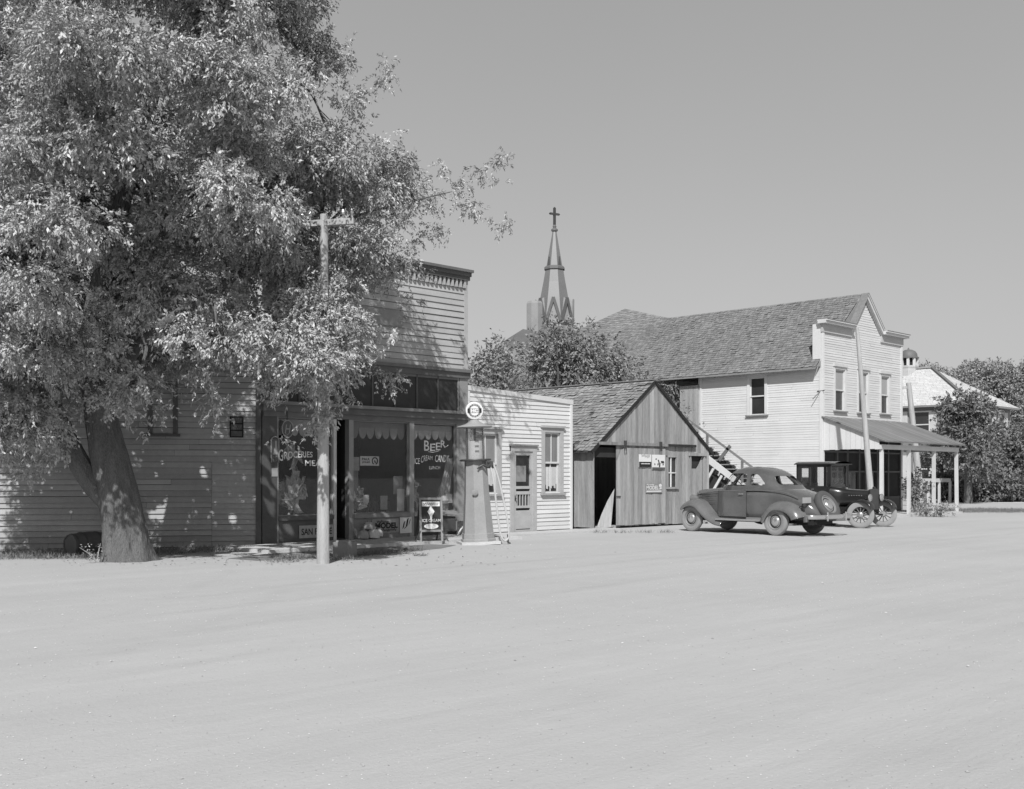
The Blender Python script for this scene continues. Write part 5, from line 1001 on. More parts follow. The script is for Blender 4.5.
b = MB(); h = zt2-z0; b.prism(FS, [(am-.06, z0+h*.36), (am+.07, z0+h*.36), (am+.075, z0+h*.55), (am+.045, z0+h*.75), (am+.04, z0+h*.98), (am-.0, z0+h*.98), (am-.0, z0+h*.72)], .065, .069); b.build('bottle_emblem', M['curtain'], r)
b = MB(); squiggle(b, FS, a0+.05, a1-.05, z0+h*.2, z0+h*.28, .069, 9, .008, 3); squiggle(b, FS, a0+.05, a1-.05, z0+h*.04, z0+h*.13, .069, 9, .008, 4); b.build('lettering', M['curtain'], r)
card('paper_notice', 'small square paper notice under the bottle sign', 270.5, 276.5, 468, 476.5, .06, M['curtain'], 'notice')
# oval hanging sign with an H
a_, z_ = sa(285), sz(285, 429); r = thing('oval_sign', 'oval hanging sign with letter H at the top of the groceries window', 'sign', tuple(FS.p(a_, .1, z_-.2)))
b = MB(); b.prism(FS, [(a_+.155*math.cos(t), z_+.20*math.sin(t)) for t in np.linspace(0, 6.28, 25)[:-1]], .09, .105); b.build('panel', M['darktrim'], r)
b = MB(); b.tube([FS.p(a_+.15*math.cos(t), .107, z_+.195*math.sin(t)) for t in np.linspace(0, 6.28, 25)], .012, 5); b.build('rim', M['curtain'], r)
fit_text('H', FS, a_-.075, a_+.085, z_-.10, z_+.10, n=.11, shear=.2, off=.01, m=M['curtain'], parent=r)
b = MB(); b.wb(FS, a_-.01, a_+.01, .09, .1, z_+.19, z_+.45); b.build('hanger', M['iron'], r)
# barred metal sign on the side wall
a0, a1, z0, z1 = wa(230.5), wa(243), wz(237, 437), wz(237, 417); r = thing('barred_sign', 'small dark framed sign with faded lettering on the side wall', 'sign', tuple(FW.p((a0+a1)/2, .05, z0)))
b = MB(); b.wb(FW, a0, a1, .026, .04, z0, z1); b.build('panel', M['darktrim'], r)
b = MB()
for f in (0, .33, .66, 1): b.wb(FW, a0-.01, a1+.01, .04, .055, z0+(z1-z0)*f-.012, z0+(z1-z0)*f+.012, .5)
for a in (a0, a1): b.wb(FW, a-.012, a+.012, .04, .056, z0, z1, .5)
b.build('bar', M['black'], r)
b = MB(); squiggle(b, FW, a0+.04, a1-.04, z0+(z1-z0)*.4, z0+(z1-z0)*.58, .045, 9, .009, 2); squiggle(b, FW, a0+.04, a1-.04, z0+(z1-z0)*.74, z0+(z1-z0)*.9, .045, 9, .009, 3); b.build('lettering', M['midtrim'], r)
# goods in the windows
def crumple(name, label, p, yb, hgt, w, n, m, seed, cat='display'):
    q = random.Random(seed); a = sa(p); z0 = sz(p, yb); loc = FS.p(a, n, z0); r = thing(name, label, cat, tuple(loc)); b = MB()
    for k in range(26):
        t = q.random(); ww = w*(.25+.75*math.sin(math.pi*(.15+.75*t)))*.5; c_ = Vector((q.uniform(-ww, ww)*.8, q.uniform(-.08, .08), hgt*t)); u_ = Vector((q.gauss(0, 1), q.gauss(0, .4), q.gauss(0, .6))).normalized()*ww*q.uniform(.35, .8); v_ = Vector((q.gauss(0, .4), q.gauss(0, .4), 1)).normalized()*hgt*q.uniform(.06, .16)
        nn = u_.cross(v_).normalized(); b.grid([[c_+u_*(i/2-1)+v_*(jj/2-1)+nn*q.uniform(-.03, .03) for i in range(5)] for jj in range(5)], q.uniform(.65, 1.35))
    b.build('paper_body', m, r, False, False); return r
crumple('paper_display', 'tall crumpled crepe paper figure in the groceries window', 301, 511, 1.45, .62, -.35, M['cloth'], 3)
crumple('paper_display', 'pale crumpled paper bundle low in the right show window', 424, 512, .75, .5, -.40, M['papergrey'], 4)
crumple('paper_display', 'bright crumpled paper heap low at the left of the middle show window', 363, 512, .6, .42, -.25, M['paper'], 5)
for (p0, p1, yt, yb, n, lb, m) in ((401, 408, 489, 511, -.15, 'white square card standing low at the right of the middle show window', 'paper'), (399, 408.2, 476, 494, -.22, 'pale oval-topped cutout behind the square card in the middle show window', 'papergrey'), (368, 374, 495, 503, -.2, 'small white card on the left display pile', 'paper'), (388, 395, 496, 510, -.3, 'grey carton at the centre of the middle show window', 'papergrey'), (449, 457, 494, 503, -.12, 'wide white card above the round jar in the right show window', 'paper')):
    card('display_card', lb, p0, p1, yt, yb, n, M[m], 'display card')
b = MB(); a, z = sa(449.5), sz(449, 511); b.lathe([(0, 0), (.10, 0), (.10, .17), (.17, .19), (.21, .27), (.18, .36), (.08, .42), (0, .43)], 18, Matrix.Translation(FS.p(a, -.3, z))); tag(b.build('lamp_jar', M['paper'], None, True, True, tuple(FS.p(a, -.3, z))), 'round white bulbous jar in the right show window', 'jar')
b = MB()
for i in range(9): b.wb(FS, sa(380)+i*.07, sa(380)+i*.07+.06, -.55, -.42, zSill-.05, zSill+.34, random.uniform(.6, 1.1))
tag(b.build('slatted_crate', M['inwood'], None, False, True, tuple(FS.p(sa(384), -.5, zSill-.05))), 'dark slatted crate low in the middle show window', 'crate')
b = MB(); p0, p1 = sa(281), sa(297.5); zc, zd = sz(289, 500), sz(289, 517)
b.tube([FS.p(p0, -.14, zd), FS.p(p0, -.14, zc), FS.p(p1, -.14, zc), FS.p(p1, -.14, zd)], .012, 6); tag(b.build('wire_rack', M['curtain'], None, False, True, tuple(FS.p((p0+p1)/2, -.14, zd))), 'thin pale wire rack low in the groceries window', 'rack')
r = thing('bundle_pile', 'heap of light tied bundles on the sidewalk against the middle bulkhead', 'bundle', tuple(FS.p(sa(365), .25, .075))); q = random.Random(5)
for i, (u, h, s) in enumerate(((-.25, 0, .15), (.05, 0, .17), (-.1, .22, .14), (.2, .05, .12))):
    b = MB(); b.lathe([(0, 0), (s*.9, .02), (s, s*.7), (s*.7, s*1.3), (.03, s*1.5), (.06, s*1.75), (0, s*1.75)], 10, Matrix.Translation((u, .0, h)) @ Matrix.Rotation(q.uniform(-.3, .3), 4, 'Y')); b.build('bundle', M['paper'] if i % 2 else M['papergrey'], r, True, False)
# ================================================================== CARS
def hermite(xs, ys, x):
    xs, ys = np.array(xs, float), np.array(ys, float); n = len(xs); h = np.diff(xs); dl = np.diff(ys)/h; m = np.zeros(n)
    for i in range(1, n-1):
        if dl[i-1]*dl[i] > 0: m[i] = 2*dl[i-1]*dl[i]/(dl[i-1]+dl[i])
    m[0], m[-1] = dl[0], dl[-1]; i = np.clip(np.searchsorted(xs, x)-1, 0, n-2); t = (x-xs[i])/h[i]
    return ys[i]*(1+2*t)*(1-t)**2+m[i]*h[i]*t*(1-t)**2+ys[i+1]*t*t*(3-2*t)+m[i+1]*h[i]*t*t*(t-1)
def sections(tab, n, seg, pt):
    """tab rows sorted by first column; returns rings"""
    tab = np.array(tab, float); xs = tab[:, 0]; X = np.linspace(xs[0], xs[-1], n); cols = [hermite(xs, tab[:, j], X) for j in range(1, tab.shape[1])]
    return [[pt(X[i], [c[i] for c in cols], 2*math.pi*k/seg) for k in range(seg)] for i in range(n)]
def spow(c, p): return math.copysign(abs(c)**p, c)
def closed(b, rings, tone=1.0):
    b.grid(rings, tone, True); m = len(rings[0]); base = b.n-len(rings)*m
    b.f.append(tuple(base+k for k in range(m-1, -1, -1))); b.t.append(tone); b.f.append(tuple(base+(len(rings)-1)*m+k for k in range(m))); b.t.append(tone)
def fixn(o):
    import bmesh
    bm = bmesh.new(); bm.from_mesh(o.data); bmesh.ops.recalc_face_normals(bm, faces=bm.faces); bm.to_mesh(o.data); bm.free()
def boolean(o, cutters):
    fixn(o); [fixn(c) for c in cutters]
    for c in cutters:
        md = o.modifiers.new('b', 'BOOLEAN'); md.operation = 'DIFFERENCE'; md.solver = 'EXACT'; md.object = c
    bpy.context.view_layer.update(); me = bpy.data.meshes.new_from_object(o.evaluated_get(bpy.context.evaluated_depsgraph_get()))
    o.modifiers.clear(); mt = o.data.materials[0]; o.data = me; me.materials.clear(); me.materials.append(mt)
    if 'tone' in me.attributes: me.attributes.remove(me.attributes['tone'])
    a = me.attributes.new('tone', 'FLOAT', 'FACE'); a.data.foreach_set('value', np.ones(len(me.polygons), 'f'))
    me.polygons.foreach_set('use_smooth', [True]*len(me.polygons))
    try: me.set_sharp_from_angle(angle=R(38))
    except Exception: pass
    for c in cutters: bpy.data.objects.remove(c)
    return o
def rpoly(pts, r=.05, k=5):
    out = []; n = len(pts)
    for i in range(n):
        p0, p, p1 = Vector(pts[i-1]), Vector(pts[i]), Vector(pts[(i+1) % n]); a = p+(p0-p).normalized()*min(r, (p0-p).length*.45); c = p+(p1-p).normalized()*min(r, (p1-p).length*.45)
        for j in range(k+1): t = j/k; out.append(tuple(a*(1-t)**2+p*2*t*(1-t)+c*t*t))
    return out
RY = Matrix.Rotation(R(90), 4, 'X')
def wheel(parent, x, y, z, sgn, r=.365, tw=.155, M4=None, kind='disc', mt='tire', tilt=None):
    base = M4 or (Matrix.Translation((x, y, z)) @ Matrix.Rotation(R(90)*(-sgn), 4, 'X'))      # local +z looks outward
    b = MB(); ri = r*.60; h = tw/2
    b.lathe([(ri, -h*.75), (ri+.03, -h*.95), (r*.84, -h), (r*.95, -h*.85), (r, -h*.45), (r, h*.45), (r*.95, h*.85), (r*.84, h), (ri+.03, h*.95), (ri, h*.75)], 36, base); w = b.build('wheel', M[mt], parent, True, False); 
    b = MB()
    if kind == 'disc':
        b.lathe([(ri+.012, h*.80), (ri-.005, h*.9), (ri-.02, h*.55), (r*.44, h*.35), (r*.36, h*.45), (r*.30, h*.5)], 36, base)
        b.lathe([(ri+.012, -h*.80), (0, -h*.5)], 24, base); b.build('rim', M['wheelpaint'], w, True, False)
        b = MB()
        b.lathe([(r*.425, h*.42), (r*.455, h*.44), (r*.485, h*.45)], 28, base); b.build('slot_ring', M['ink'], w, True, False)
        b = MB(); b.lathe([(r*.33, h*.45), (r*.33, h*.75), (r*.27, h*1.05), (r*.12, h*1.2), (0, h*1.22)], 28, base); b.build('hubcap', M['chrome'], w, True, False)
    else:
        b.lathe([(ri+.02, h*.7), (ri-.0, h*.9), (r*.78*.92, h*.6), (r*.72*.92, -h*.6), (ri, -h*.9), (ri+.02, -h*.7)], 36, base); b.build('rim', M['wheelpaint'], w, True, False)
    return w
def fender(prof, y0, y1, drop, sgn, n=34, m=11, inner=None):
    prof = [Vector((p[0], 0, p[1])) for p in prof]; Q = cr_(prof, 6); P = []
    for i, q in enumerate(Q):
        d = (Q[min(i+1, len(Q)-1)]-Q[max(i-1, 0)]).normalized(); nn = Vector((d.z, 0, -d.x))
        if nn.z < 0 and abs(d.x) > .3: nn = -nn
        row = []
        for j in range(m):
            s = j/(m-1)*math.pi/2; w = (y1-y0)*(1 if inner is None else 1); y = y0+w*math.sin(s)**.9; o = q-nn*drop*(1-math.cos(s))**1.25; row.append((o.x, sgn*y, o.z))
        P.append(row)
    return P
def solid(b, name, m, parent, th=.015):
    o = b.build(name, m, parent, True, False); md = o.modifiers.new('s', 'SOLIDIFY'); md.thickness = th; md.offset = 0; return o
# ---- grey coupe
hx_, hy_ = None, None
RW = Vector(gp(776.5, 535.6)); 
phi = R(51.5); hv = Vector(c2w(-math.cos(phi), math.sin(phi))); rzc = math.atan2(hv.y, hv.x); lv = Vector((-hv.y, hv.x))
orig = RW-lv*.80; CSC = 1.05
coupe = thing('coupe', 'dusty grey rounded coupe with a spare wheel on its tail, parked nose to the shed', 'car', (orig.x, orig.y, 0), rzc); coupe.scale = (CSC,)*3
lower = [(-1.06, .22, .44, .56, 3), (-1.02, .36, .42, .64, 3), (-.92, .48, .40, .76, 3), (-.72, .565, .38, .905, 3.2), (-.42, .625, .36, 1.035, 3.4), (-.1, .665, .36, 1.12, 3.6), (.3, .695, .36, 1.165, 4), (.8, .715, .36, 1.165, 4.4), (1.4, .70, .36, 1.15, 4.4), (1.95, .665, .36, 1.14, 4), (2.15, .60, .38, 1.13, 3.6), (2.5, .48, .44, 1.115, 3.4), (2.95, .37, .46, 1.085, 3.4), (3.12, .32, .46, 1.065, 3.4), (3.19, .27, .48, 1.03, 3.2), (3.21, .20, .50, 1.0, 3)]
def lp(x, c, a): hw, zb, zt, n = c; return (x, hw*spow(math.cos(a), 2/n), (zb+zt)/2+(zt-zb)/2*spow(math.sin(a), 2/n))
b = MB(); closed(b, sections(lower, 60, 44, lp)); body = b.build('body', M['carpaint'], coupe, True, False)
gh = [(1.06, -.20, 2.16, .685, 3.2), (1.14, -.08, 2.12, .68, 3.3), (1.25, .06, 2.04, .665, 3.3), (1.36, .20, 1.95, .635, 3.2), (1.47, .36, 1.85, .59, 3.1), (1.55, .53, 1.73, .535, 3), (1.605, .72, 1.58, .44, 2.8), (1.635, .90, 1.42, .31, 2.5), (1.648, 1.06, 1.26, .14, 2.2)]
def gp_(sc):
    def f(z, c, a):
        xr, xf, hw, n = c; xm, xl = (xr+xf)/2, (xf-xr)/2-(1-sc)*.5; return (xm+xl*spow(math.cos(a), 2/n), (hw-(1-sc)*.5)*spow(math.sin(a), 2/n), z-(1-sc)*.5*(1 if z > 1.2 else 0))
    return f
b = MB(); closed(b, sections(gh, 34, 72, gp_(1.0))); cab = b.build('cabin', M['carpaint'], coupe, True, False)
cut = []
b = MB(); t2 = [r for r in gh]; t2[0] = (1.0, *gh[0][1:]); closed(b, sections(t2, 24, 48, gp_(.90))); o = b.build('cut', M['iron']); cut.append(o)
def cutter(poly, axis, lo, hi):
    b = MB()
    if axis == 'y': F_ = Fr((0, 0, 0), (1, 0, 0), (0, 1, 0))
    else: F_ = Fr((0, 0, 0), (0, 1, 0), (1, 0, 0))
    b.prism(F_, poly, lo, hi); o = b.build('cut', M['iron']); fixn(o); cut.append(o)
cutter(rpoly([(1.05, 1.185), (1.95, 1.185), (1.68, 1.48), (1.08, 1.485)], .10), 'y', -1.2, 1.2)
cutter(rpoly([(.42, 1.20), (.95, 1.19), (.97, 1.48), (.72, 1.46)], .12), 'y', -1.2, 1.2)
cutter(rpoly([(-.50, 1.205), (.50, 1.205), (.42, 1.42), (-.42, 1.42)], .10), 'x', -.6, .62)
cutter(rpoly([(-.54, 1.20), (-.03, 1.20), (-.03, 1.48), (-.46, 1.46)], .06), 'x', 1.5, 2.6); cutter(rpoly([(.03, 1.20), (.54, 1.20), (.46, 1.46), (.03, 1.48)], .06), 'x', 1.5, 2.6)
for c_ in cut: c_.parent = None; c_.matrix_world = Matrix()
# booleans are evaluated in the cabin's own space
cab.parent = None; bpy.context.view_layer.update(); boolean(cab, cut); cab.parent = coupe
b = MB(); closed(b, sections(gh, 24, 56, gp_(.95))); b.build('window_glass', M['carglass'], coupe, True, False)
b = MB(); b.box(.45, .62, -.55, .55, .6, 1.22); b.box(.5, 1.1, -.55, .55, .6, .85); b.build('seat', M['seatcloth'], coupe, False, False)
b = MB(); b.lathe([(.19, -.012), (.205, 0), (.19, .012), (.18, 0), (.19, -.012)], 24, Matrix.Translation((1.60, .33, 1.13)) @ Matrix.Rotation(R(-60), 4, 'Y')); b.tube([(1.60, .33, 1.13), (1.8, .33, .9)], .02, 6); b.build('steering_wheel', M['ink'], coupe, True, False)
# roof insert, belt moulding, door seams
b = MB()
for s in (-1, 1):
    pts = [(x, s*(hermite([r[0] for r in lower], [r[1] for r in lower], x)*.985+.003), z) for x, z in ((-.55, .905), (-.3, 1.0), (0, 1.055), (.5, 1.075), (1.0, 1.075), (1.5, 1.065), (1.9, 1.055), (2.3, 1.03), (2.75, .99), (3.05, .95))]; b.tube(cr_(pts, 5), .011, 6)
b.build('belt_moulding', M['fenderpaint'], body, True, False)
for s in (-1, 1):
    b = MB(); hwf = lambda x: hermite([r[0] for r in lower], [r[1] for r in lower], x)
    P = [[(x, s*(hwf(x)*.999+.004-.05*max(0, z-1.0)), z) for x in np.linspace(1.02, 2.04, 8)] for z in np.linspace(.44, 1.06, 6)]; b.grid(P); dd = b.build('door', M['carpaint'], coupe, True, False)
    b = MB(); b.tube([(x, s*(hwf(x)+.006), z) for x, z in ((1.015, 1.06), (1.015, .43), (2.045, .43), (2.045, 1.06))], .006, 4); b.build('door_seam', M['ink'], dd, False, False)
    b = MB(); b.tube([(1.13, s*(hwf(1.13)+.03), .985), (1.26, s*(hwf(1.26)+.035), .985)], .014, 6); b.tube([(1.13, s*hwf(1.13), .985), (1.13, s*(hwf(1.13)+.03), .985)], .016, 6); b.build('handle', M['chrome'], dd, True, False)
    b = MB()
    for i in range(4): z = .78+.05*i; b.tube([(x, s*(hwf(x)*.97+.012), z) for x in (2.12, 2.3, 2.5, 2.72, 2.85)], .009, 5)
    b.tube([(x, s*(hwf(x)*.97+.012), z) for x, z in ((2.08, .74), (2.9, .74), (2.9, .98), (2.08, .98), (2.08, .74))], .006, 5); b.build('hood_louvre', M['fenderpaint'], body, True, False)
    # fenders
    b = MB(); b.grid(fender([(3.34, .60), (3.33, .66), (3.26, .75), (3.10, .85), (2.85, .895), (2.62, .84), (2.40, .68), (2.18, .52), (1.95, .41), (1.75, .375)], .40, .885, .20, s)); solid(b, 'front_fender', M['fenderpaint'], coupe)
    b = MB(); b.grid(fender([(-.80, .36), (-.78, .50), (-.66, .68), (-.42, .83), (-.12, .885), (.14, .845), (.34, .71), (.47, .54), (.54, .40)], .50, .90, .24, s)); solid(b, 'rear_fender', M['fenderpaint'], coupe)
    b = MB(); b.box(.50, 1.95, s*.60 if s > 0 else -.88, .88 if s > 0 else -.60, .345, .385); b.box(.50, 1.95, s*.60 if s > 0 else -.64, .64 if s > 0 else -.60, .385, .44, .8); b.build('running_board', M['tire'], coupe, False, False)
    b = MB(); mh = Matrix.Translation((3.06, s*.50, .90)) @ Matrix.Rotation(R(90), 4, 'Y'); b.lathe([(0, -.17), (.05, -.16), (.09, -.08), (.105, .02), (.11, .05), (.10, .06)], 22, mh); hl = b.build('headlight', M['fenderpaint'], coupe, True, False); b = MB(); b.lathe([(.10, .058), (.06, .08), (0, .088)], 22, mh); b.build('lens', M['chrome'], hl, True, False)
    b = MB(); q_ = (-.80, s*.70, .80); b.tube([(-.62, s*.64, .74), (-.76, s*.70, .78)], .015, 6); b.lathe([(0, -.05), (.04, -.045), (.05, .02), (.045, .03), (0, .032)], 14, Matrix.Translation((-.80, s*.70, .79)) @ Matrix.Rotation(R(-90), 4, 'Y')); b.build('tail_light', M['iron'], coupe, True, False)
    wheel(coupe, 2.90, s*.73, .365, s); wheel(coupe, 0, s*.77, .365, s)
b = MB(); b.box(-.84, -.83, .46, .80, .80, .93); tag(b.build('licence_plate', M['curtain'], coupe, False, False))
MS = Matrix.Translation((-.99, 0, .735)) @ Matrix.Rotation(R(-56), 4, 'Y'); sw_ = wheel(coupe, 0, 0, 0, 1, .385, .17, MS, 'disc', 'sparetire'); sw_.name = 'spare_wheel'
b = MB(); rb = cr_([(-1.0, -.86, .50), (-1.16, -.78, .50), (-1.24, -.4, .50), (-1.26, 0, .50), (-1.24, .4, .50), (-1.16, .78, .50), (-1.0, .86, .50)], 5); b.grid([[(p.x-.012*abs(u)*-1, p.y, p.z+.055*u) for u in (-1, -.5, 0, .5, 1)] for p in rb]); solid(b, 'rear_bumper', M['chrome'], coupe, .02)
for y in (-.38, .38):
    b = MB(); b.beam((-.9, y, .48), (-1.24, y, .50), .05, .06); b.tube([(-1.275, y, .40), (-1.285, y, .52), (-1.27, y, .62)], .022, 8); b.build('bumper_bracket', M['chrome'], coupe, True, False)
b = MB(); b.box(-.9, 3.1, -.35, .35, .30, .42); b.box(-.08, .08, -.7, .7, .30, .42); b.box(2.77, 2.92, -.68, .68, .30, .40); b.tube([(-.95, -.4, .28), (.2, -.4, .30)], .03, 8); b.box(-.85, -.35, -.4, .4, .28, .46); b.build('chassis', M['ink'], coupe, False, False)
b = MB(); b.box(1.0, 1.6, .30, .62, .10, .33); 
for ch in coupe.children:
    if ch.name.split('.')[0] in ('body', 'cabin', 'window_glass', 'seat', 'steering_wheel', 'door', 'licence_plate', 'spare_wheel'): ch.scale.z = 1.10; ch.location.z = -.036
phi = 0
# ---- black old car
FWp = Vector(gp(860.5, 528.2)); hvT = Vector(c2w(.69, -.725)).normalized(); rzT = math.atan2(hvT.y, hvT.x); lvT = Vector((-hvT.y, hvT.x))
oT = FWp-hvT*2.54+lvT*.71
tee = thing('vintage_car', 'old black high-roofed coupe with wooden spoke wheels, parked beside the porch', 'car', (oT.x, oT.y, 0), rzT)
b = MB()
cabw = .49; x0c, x1c, zb, zs, zt = .16, 1.40, .62, 1.28, 2.05
b.box(x0c, x1c-.05, -cabw, cabw, zb, zs)
for x in (x0c, .60, x1c-.12):
    for s in (-1, 1): b.box(x, x+.07, s*cabw-(.05 if s > 0 else 0), s*cabw+(.05 if s < 0 else 0), zs, zt-.06)
b.box(x0c, x0c+.04, -cabw, -.28, zs, zt-.06); b.box(x0c, x0c+.04, .28, cabw, zs, zt-.06); b.box(x0c, x0c+.04, -.28, .28, zs, zs+.28); b.box(x0c, x0c+.04, -.28, .28, zt-.2, zt-.06)
b.box(x1c-.06, x1c, -cabw, -cabw+.05, zs, zt-.06); b.box(x1c-.06, x1c, cabw-.05, cabw, zs, zt-.06); b.box(x1c-.06, x1c, -cabw, cabw, zt-.12, zt-.06); b.box(x1c-.08, x1c-.02, -cabw, cabw, zs-.02, zs+.06)
for s in (-1, 1): b.box(x0c, x1c-.06, s*cabw-(.04 if s > 0 else 0), s*cabw+(.04 if s < 0 else 0), zt-.16, zt-.06); b.box(x0c+.07, .34, s*cabw-(.04 if s > 0 else 0), s*cabw+(.04 if s < 0 else 0), zs, zt-.16)
tb_ = b.build('cabin', M['blackpaint'], tee, False, False)
b = MB(); P = []
for x in np.linspace(x0c-.06, x1c+.16, 12):
    e = 1-((x-.75)/.9)**8*.12; P.append([(x, y, zt-.06+.075*e*(1-(abs(y)/(cabw+.05))**3)) for y in np.linspace(-cabw-.05, cabw+.05, 13)])
b.grid(P); b.box(x0c-.06, x1c+.16, -cabw-.05, cabw+.05, zt-.085, zt-.058); b.build('car_roof', M['blackpaint'], tee, True, False)
b = MB(); b.box(x1c-.04, x1c-.034, -cabw+.05, cabw-.05, zs+.06, zt-.12)
for s in (-1, 1): b.box(.67, x1c-.12, s*cabw-.02, s*cabw-.016, zs, zt-.16); b.box(.34, .60, s*cabw-.02, s*cabw-.016, zs, zt-.16)
b.box(x0c+.015, x0c+.02, -.28, .28, zs+.28, zt-.2); b.build('window_glass', M['carglass'], tee, False, False)
for s in (-1, 1):
    b = MB(); y0_, y1_ = (cabw+.001, cabw+.012) if s > 0 else (-cabw-.012, -cabw-.001); b.box(.66, 1.26, y0_, y1_, zb+.02, zs-.02); dd = b.build('door', M['blackpaint'], tee, False, False); b = MB(); b.tube([(.72, s*(cabw+.03), 1.18), (.82, s*(cabw+.03), 1.18)], .012, 6); b.build('handle', M['chrome'], dd, True, False)
b = MB(); closed(b, sections([(-.62, .34, .62, .80, 4), (-.58, .38, .60, .92, 4), (-.3, .43, .60, 1.02, 4), (.12, .46, .60, 1.08, 4)], 14, 28, lp)); b.build('rear_deck', M['blackpaint'], tee, True, False)
b = MB(); closed(b, sections([(1.36, .52, .64, 1.27, 5), (1.50, .47, .64, 1.25, 4.5), (1.72, .36, .66, 1.20, 4), (2.2, .29, .68, 1.175, 3.6), (2.56, .27, .68, 1.165, 3.6)], 22, 32, lp)); hd = b.build('hood', M['blackpaint'], tee, True, False)
b = MB()
for s in (-1, 1):
    for i in range(6): x = 1.92+i*.085; b.box(x, x+.03, s*.315-.006, s*.315+.006, .98, 1.01)
b.build('hood_louvre', M['chrome'], hd, False, False)
b = MB(); b.prism(Fr((2.56, 0, 0), (0, 1, 0), (1, 0, 0)), rpoly([(-.28, .56), (.28, .56), (.28, 1.17), (.12, 1.21), (-.12, 1.21), (-.28, 1.17)], .05), 0, .07); b.lathe([(.04, 0), (.05, .03), (.03, .06), (0, .07)], 12, Matrix.Translation((2.6, 0, 1.205))); rd = b.build('radiator', M['blackpaint'], tee, False, False)
b = MB(); b.prism(Fr((2.631, 0, 0), (0, 1, 0), (1, 0, 0)), rpoly([(-.24, .62), (.24, .62), (.24, 1.09), (-.24, 1.09)], .03), 0, .004); b.build('radiator_core', M['iron'], rd, False, False)
b = MB(); b.box(-.55, 2.6, -.34, .34, .50, .60); b.tube([(2.54, -.66, .38), (2.54, 0, .44), (2.54, .66, .38)], .025, 8); b.tube([(0, -.66, .38), (0, .66, .38)], .035, 8); b.box(-.1, .1, -.12, .12, .28, .48); b.box(.5, 1.4, -.25, .25, .38, .5); b.tube([(2.50, -.45, .44), (2.50, 0, .56), (2.50, .45, .44)], .03, 6); b.build('chassis', M['ink'], tee, False, False)
b = MB()
for s in (-1, 1): b.box(.55, 1.95, s*.50 if s > 0 else -.78, .78 if s > 0 else -.50, .44, .475); b.box(.4, 2.0, s*.42 if s > 0 else -.50, .50 if s > 0 else -.42, .45, .64, .8)
b.build('running_board', M['blackpaint'], tee, False, False)
for s in (-1, 1):
    def tf(prof, name):
        Q = cr_([Vector((p[0], 0, p[1])) for p in prof], 6); b = MB(); b.grid([[(q.x, s*y, q.z-.05*max(0, (abs(y-.68)/.13))**3*.6) for y in np.linspace(.54, .83, 8)] for q in Q]); solid(b, name, M['blackpaint'], tee, .012)
    tf([(2.93, .62), (2.88, .76), (2.70, .86), (2.48, .865), (2.26, .79), (2.10, .64), (1.98, .50), (1.85, .465)], 'front_fender'); tf([(-.46, .42), (-.43, .62), (-.28, .80), (0, .88), (.26, .80), (.42, .62), (.52, .47)], 'rear_fender')
    for x in (0, 2.54):
        base = Matrix.Translation((x, s*.71, .41)) @ Matrix.Rotation(R(24 if x > 1 else 0), 4, 'Z') @ Matrix.Rotation(R(90)*(-s), 4, 'X'); wf = wheel(tee, x, s*.71, .41, s, .41, .09, base, 'spoke', 'tire'); b = MB()
        for i in range(12):
            a = i*math.pi/6; b.tube([(base @ Vector((r_*math.cos(a), r_*math.sin(a), .0))) for r_ in (.04, .15, .285)], [.022, .018, .015], 7)
        b.build('spokes', M['spokewood'], wf, True, False)
        b = MB(); b.lathe([(0, -.05), (.075, -.05), (.08, .0), (.075, .02), (.045, .03), (.04, .07), (0, .075)], 18, base); b.build('hub', M['chrome'], wf, True, False)
    b = MB(); mh = Matrix.Translation((2.62, s*.36, .93)) @ Matrix.Rotation(R(90), 4, 'Y'); b.lathe([(0, -.12), (.06, -.10), (.10, -.02), (.11, .03), (.115, .05), (.10, .06)], 20, mh); b.tube([(2.6, s*.36, .85), (2.5, s*.36, .6)], .015, 6); hl = b.build('headlight', M['blackpaint'], tee, True, False)
    b = MB(); b.lathe([(.10, .056), (.06, .07), (0, .075)], 20, mh); b.lathe([(.116, .045), (.12, .055), (.112, .064), (.1, .06)], 20, mh); b.build('lens', M['chrome'], hl, True, False)
b = MB(); b.lathe([(.19, -.012), (.205, 0), (.19, .012)], 20, Matrix.Translation((1.05, .25, 1.32)) @ Matrix.Rotation(R(-35), 4, 'Y')); b.build('steering_wheel', M['ink'], tee, True, False)
b = MB(); b.box(.22, .36, -.48, .48, .8, 1.38); b.box(.3, .8, -.48, .48, .7, .95); b.build('seat', M['seatcloth'], tee, False, False)
# low white rail and walk beyond the porch
rl0, rl1 = at(917, 62), at(950, 66); b = MB(); b.beam((*rl0, 1.35), (*rl1, 1.35), .1, .22)
for t in (0, .33, .66, 1): q_ = Vector(rl0).lerp(Vector(rl1), t); b.beam((q_.x, q_.y, 0), (q_.x, q_.y, 1.3), .12, .12, .9, (0, 1, 0))
tag(b.build('rail_fence', M['whitedull'], None, False, True, (*rl0, 0)), 'low white rail fence beyond the porch posts under the trees', 'fence')
w0, w1_ = at(925, 64), at(1120, 66); w2_, w3_ = at(1120, 69), at(925, 67); b = MB(); b.add([(*w0, .004), (*w1_, .004), (*w2_, .004), (*w3_, .004)], [(0, 1, 2, 3)], 1.1); tag(b.build('path', M['concrete']), kind='structure')
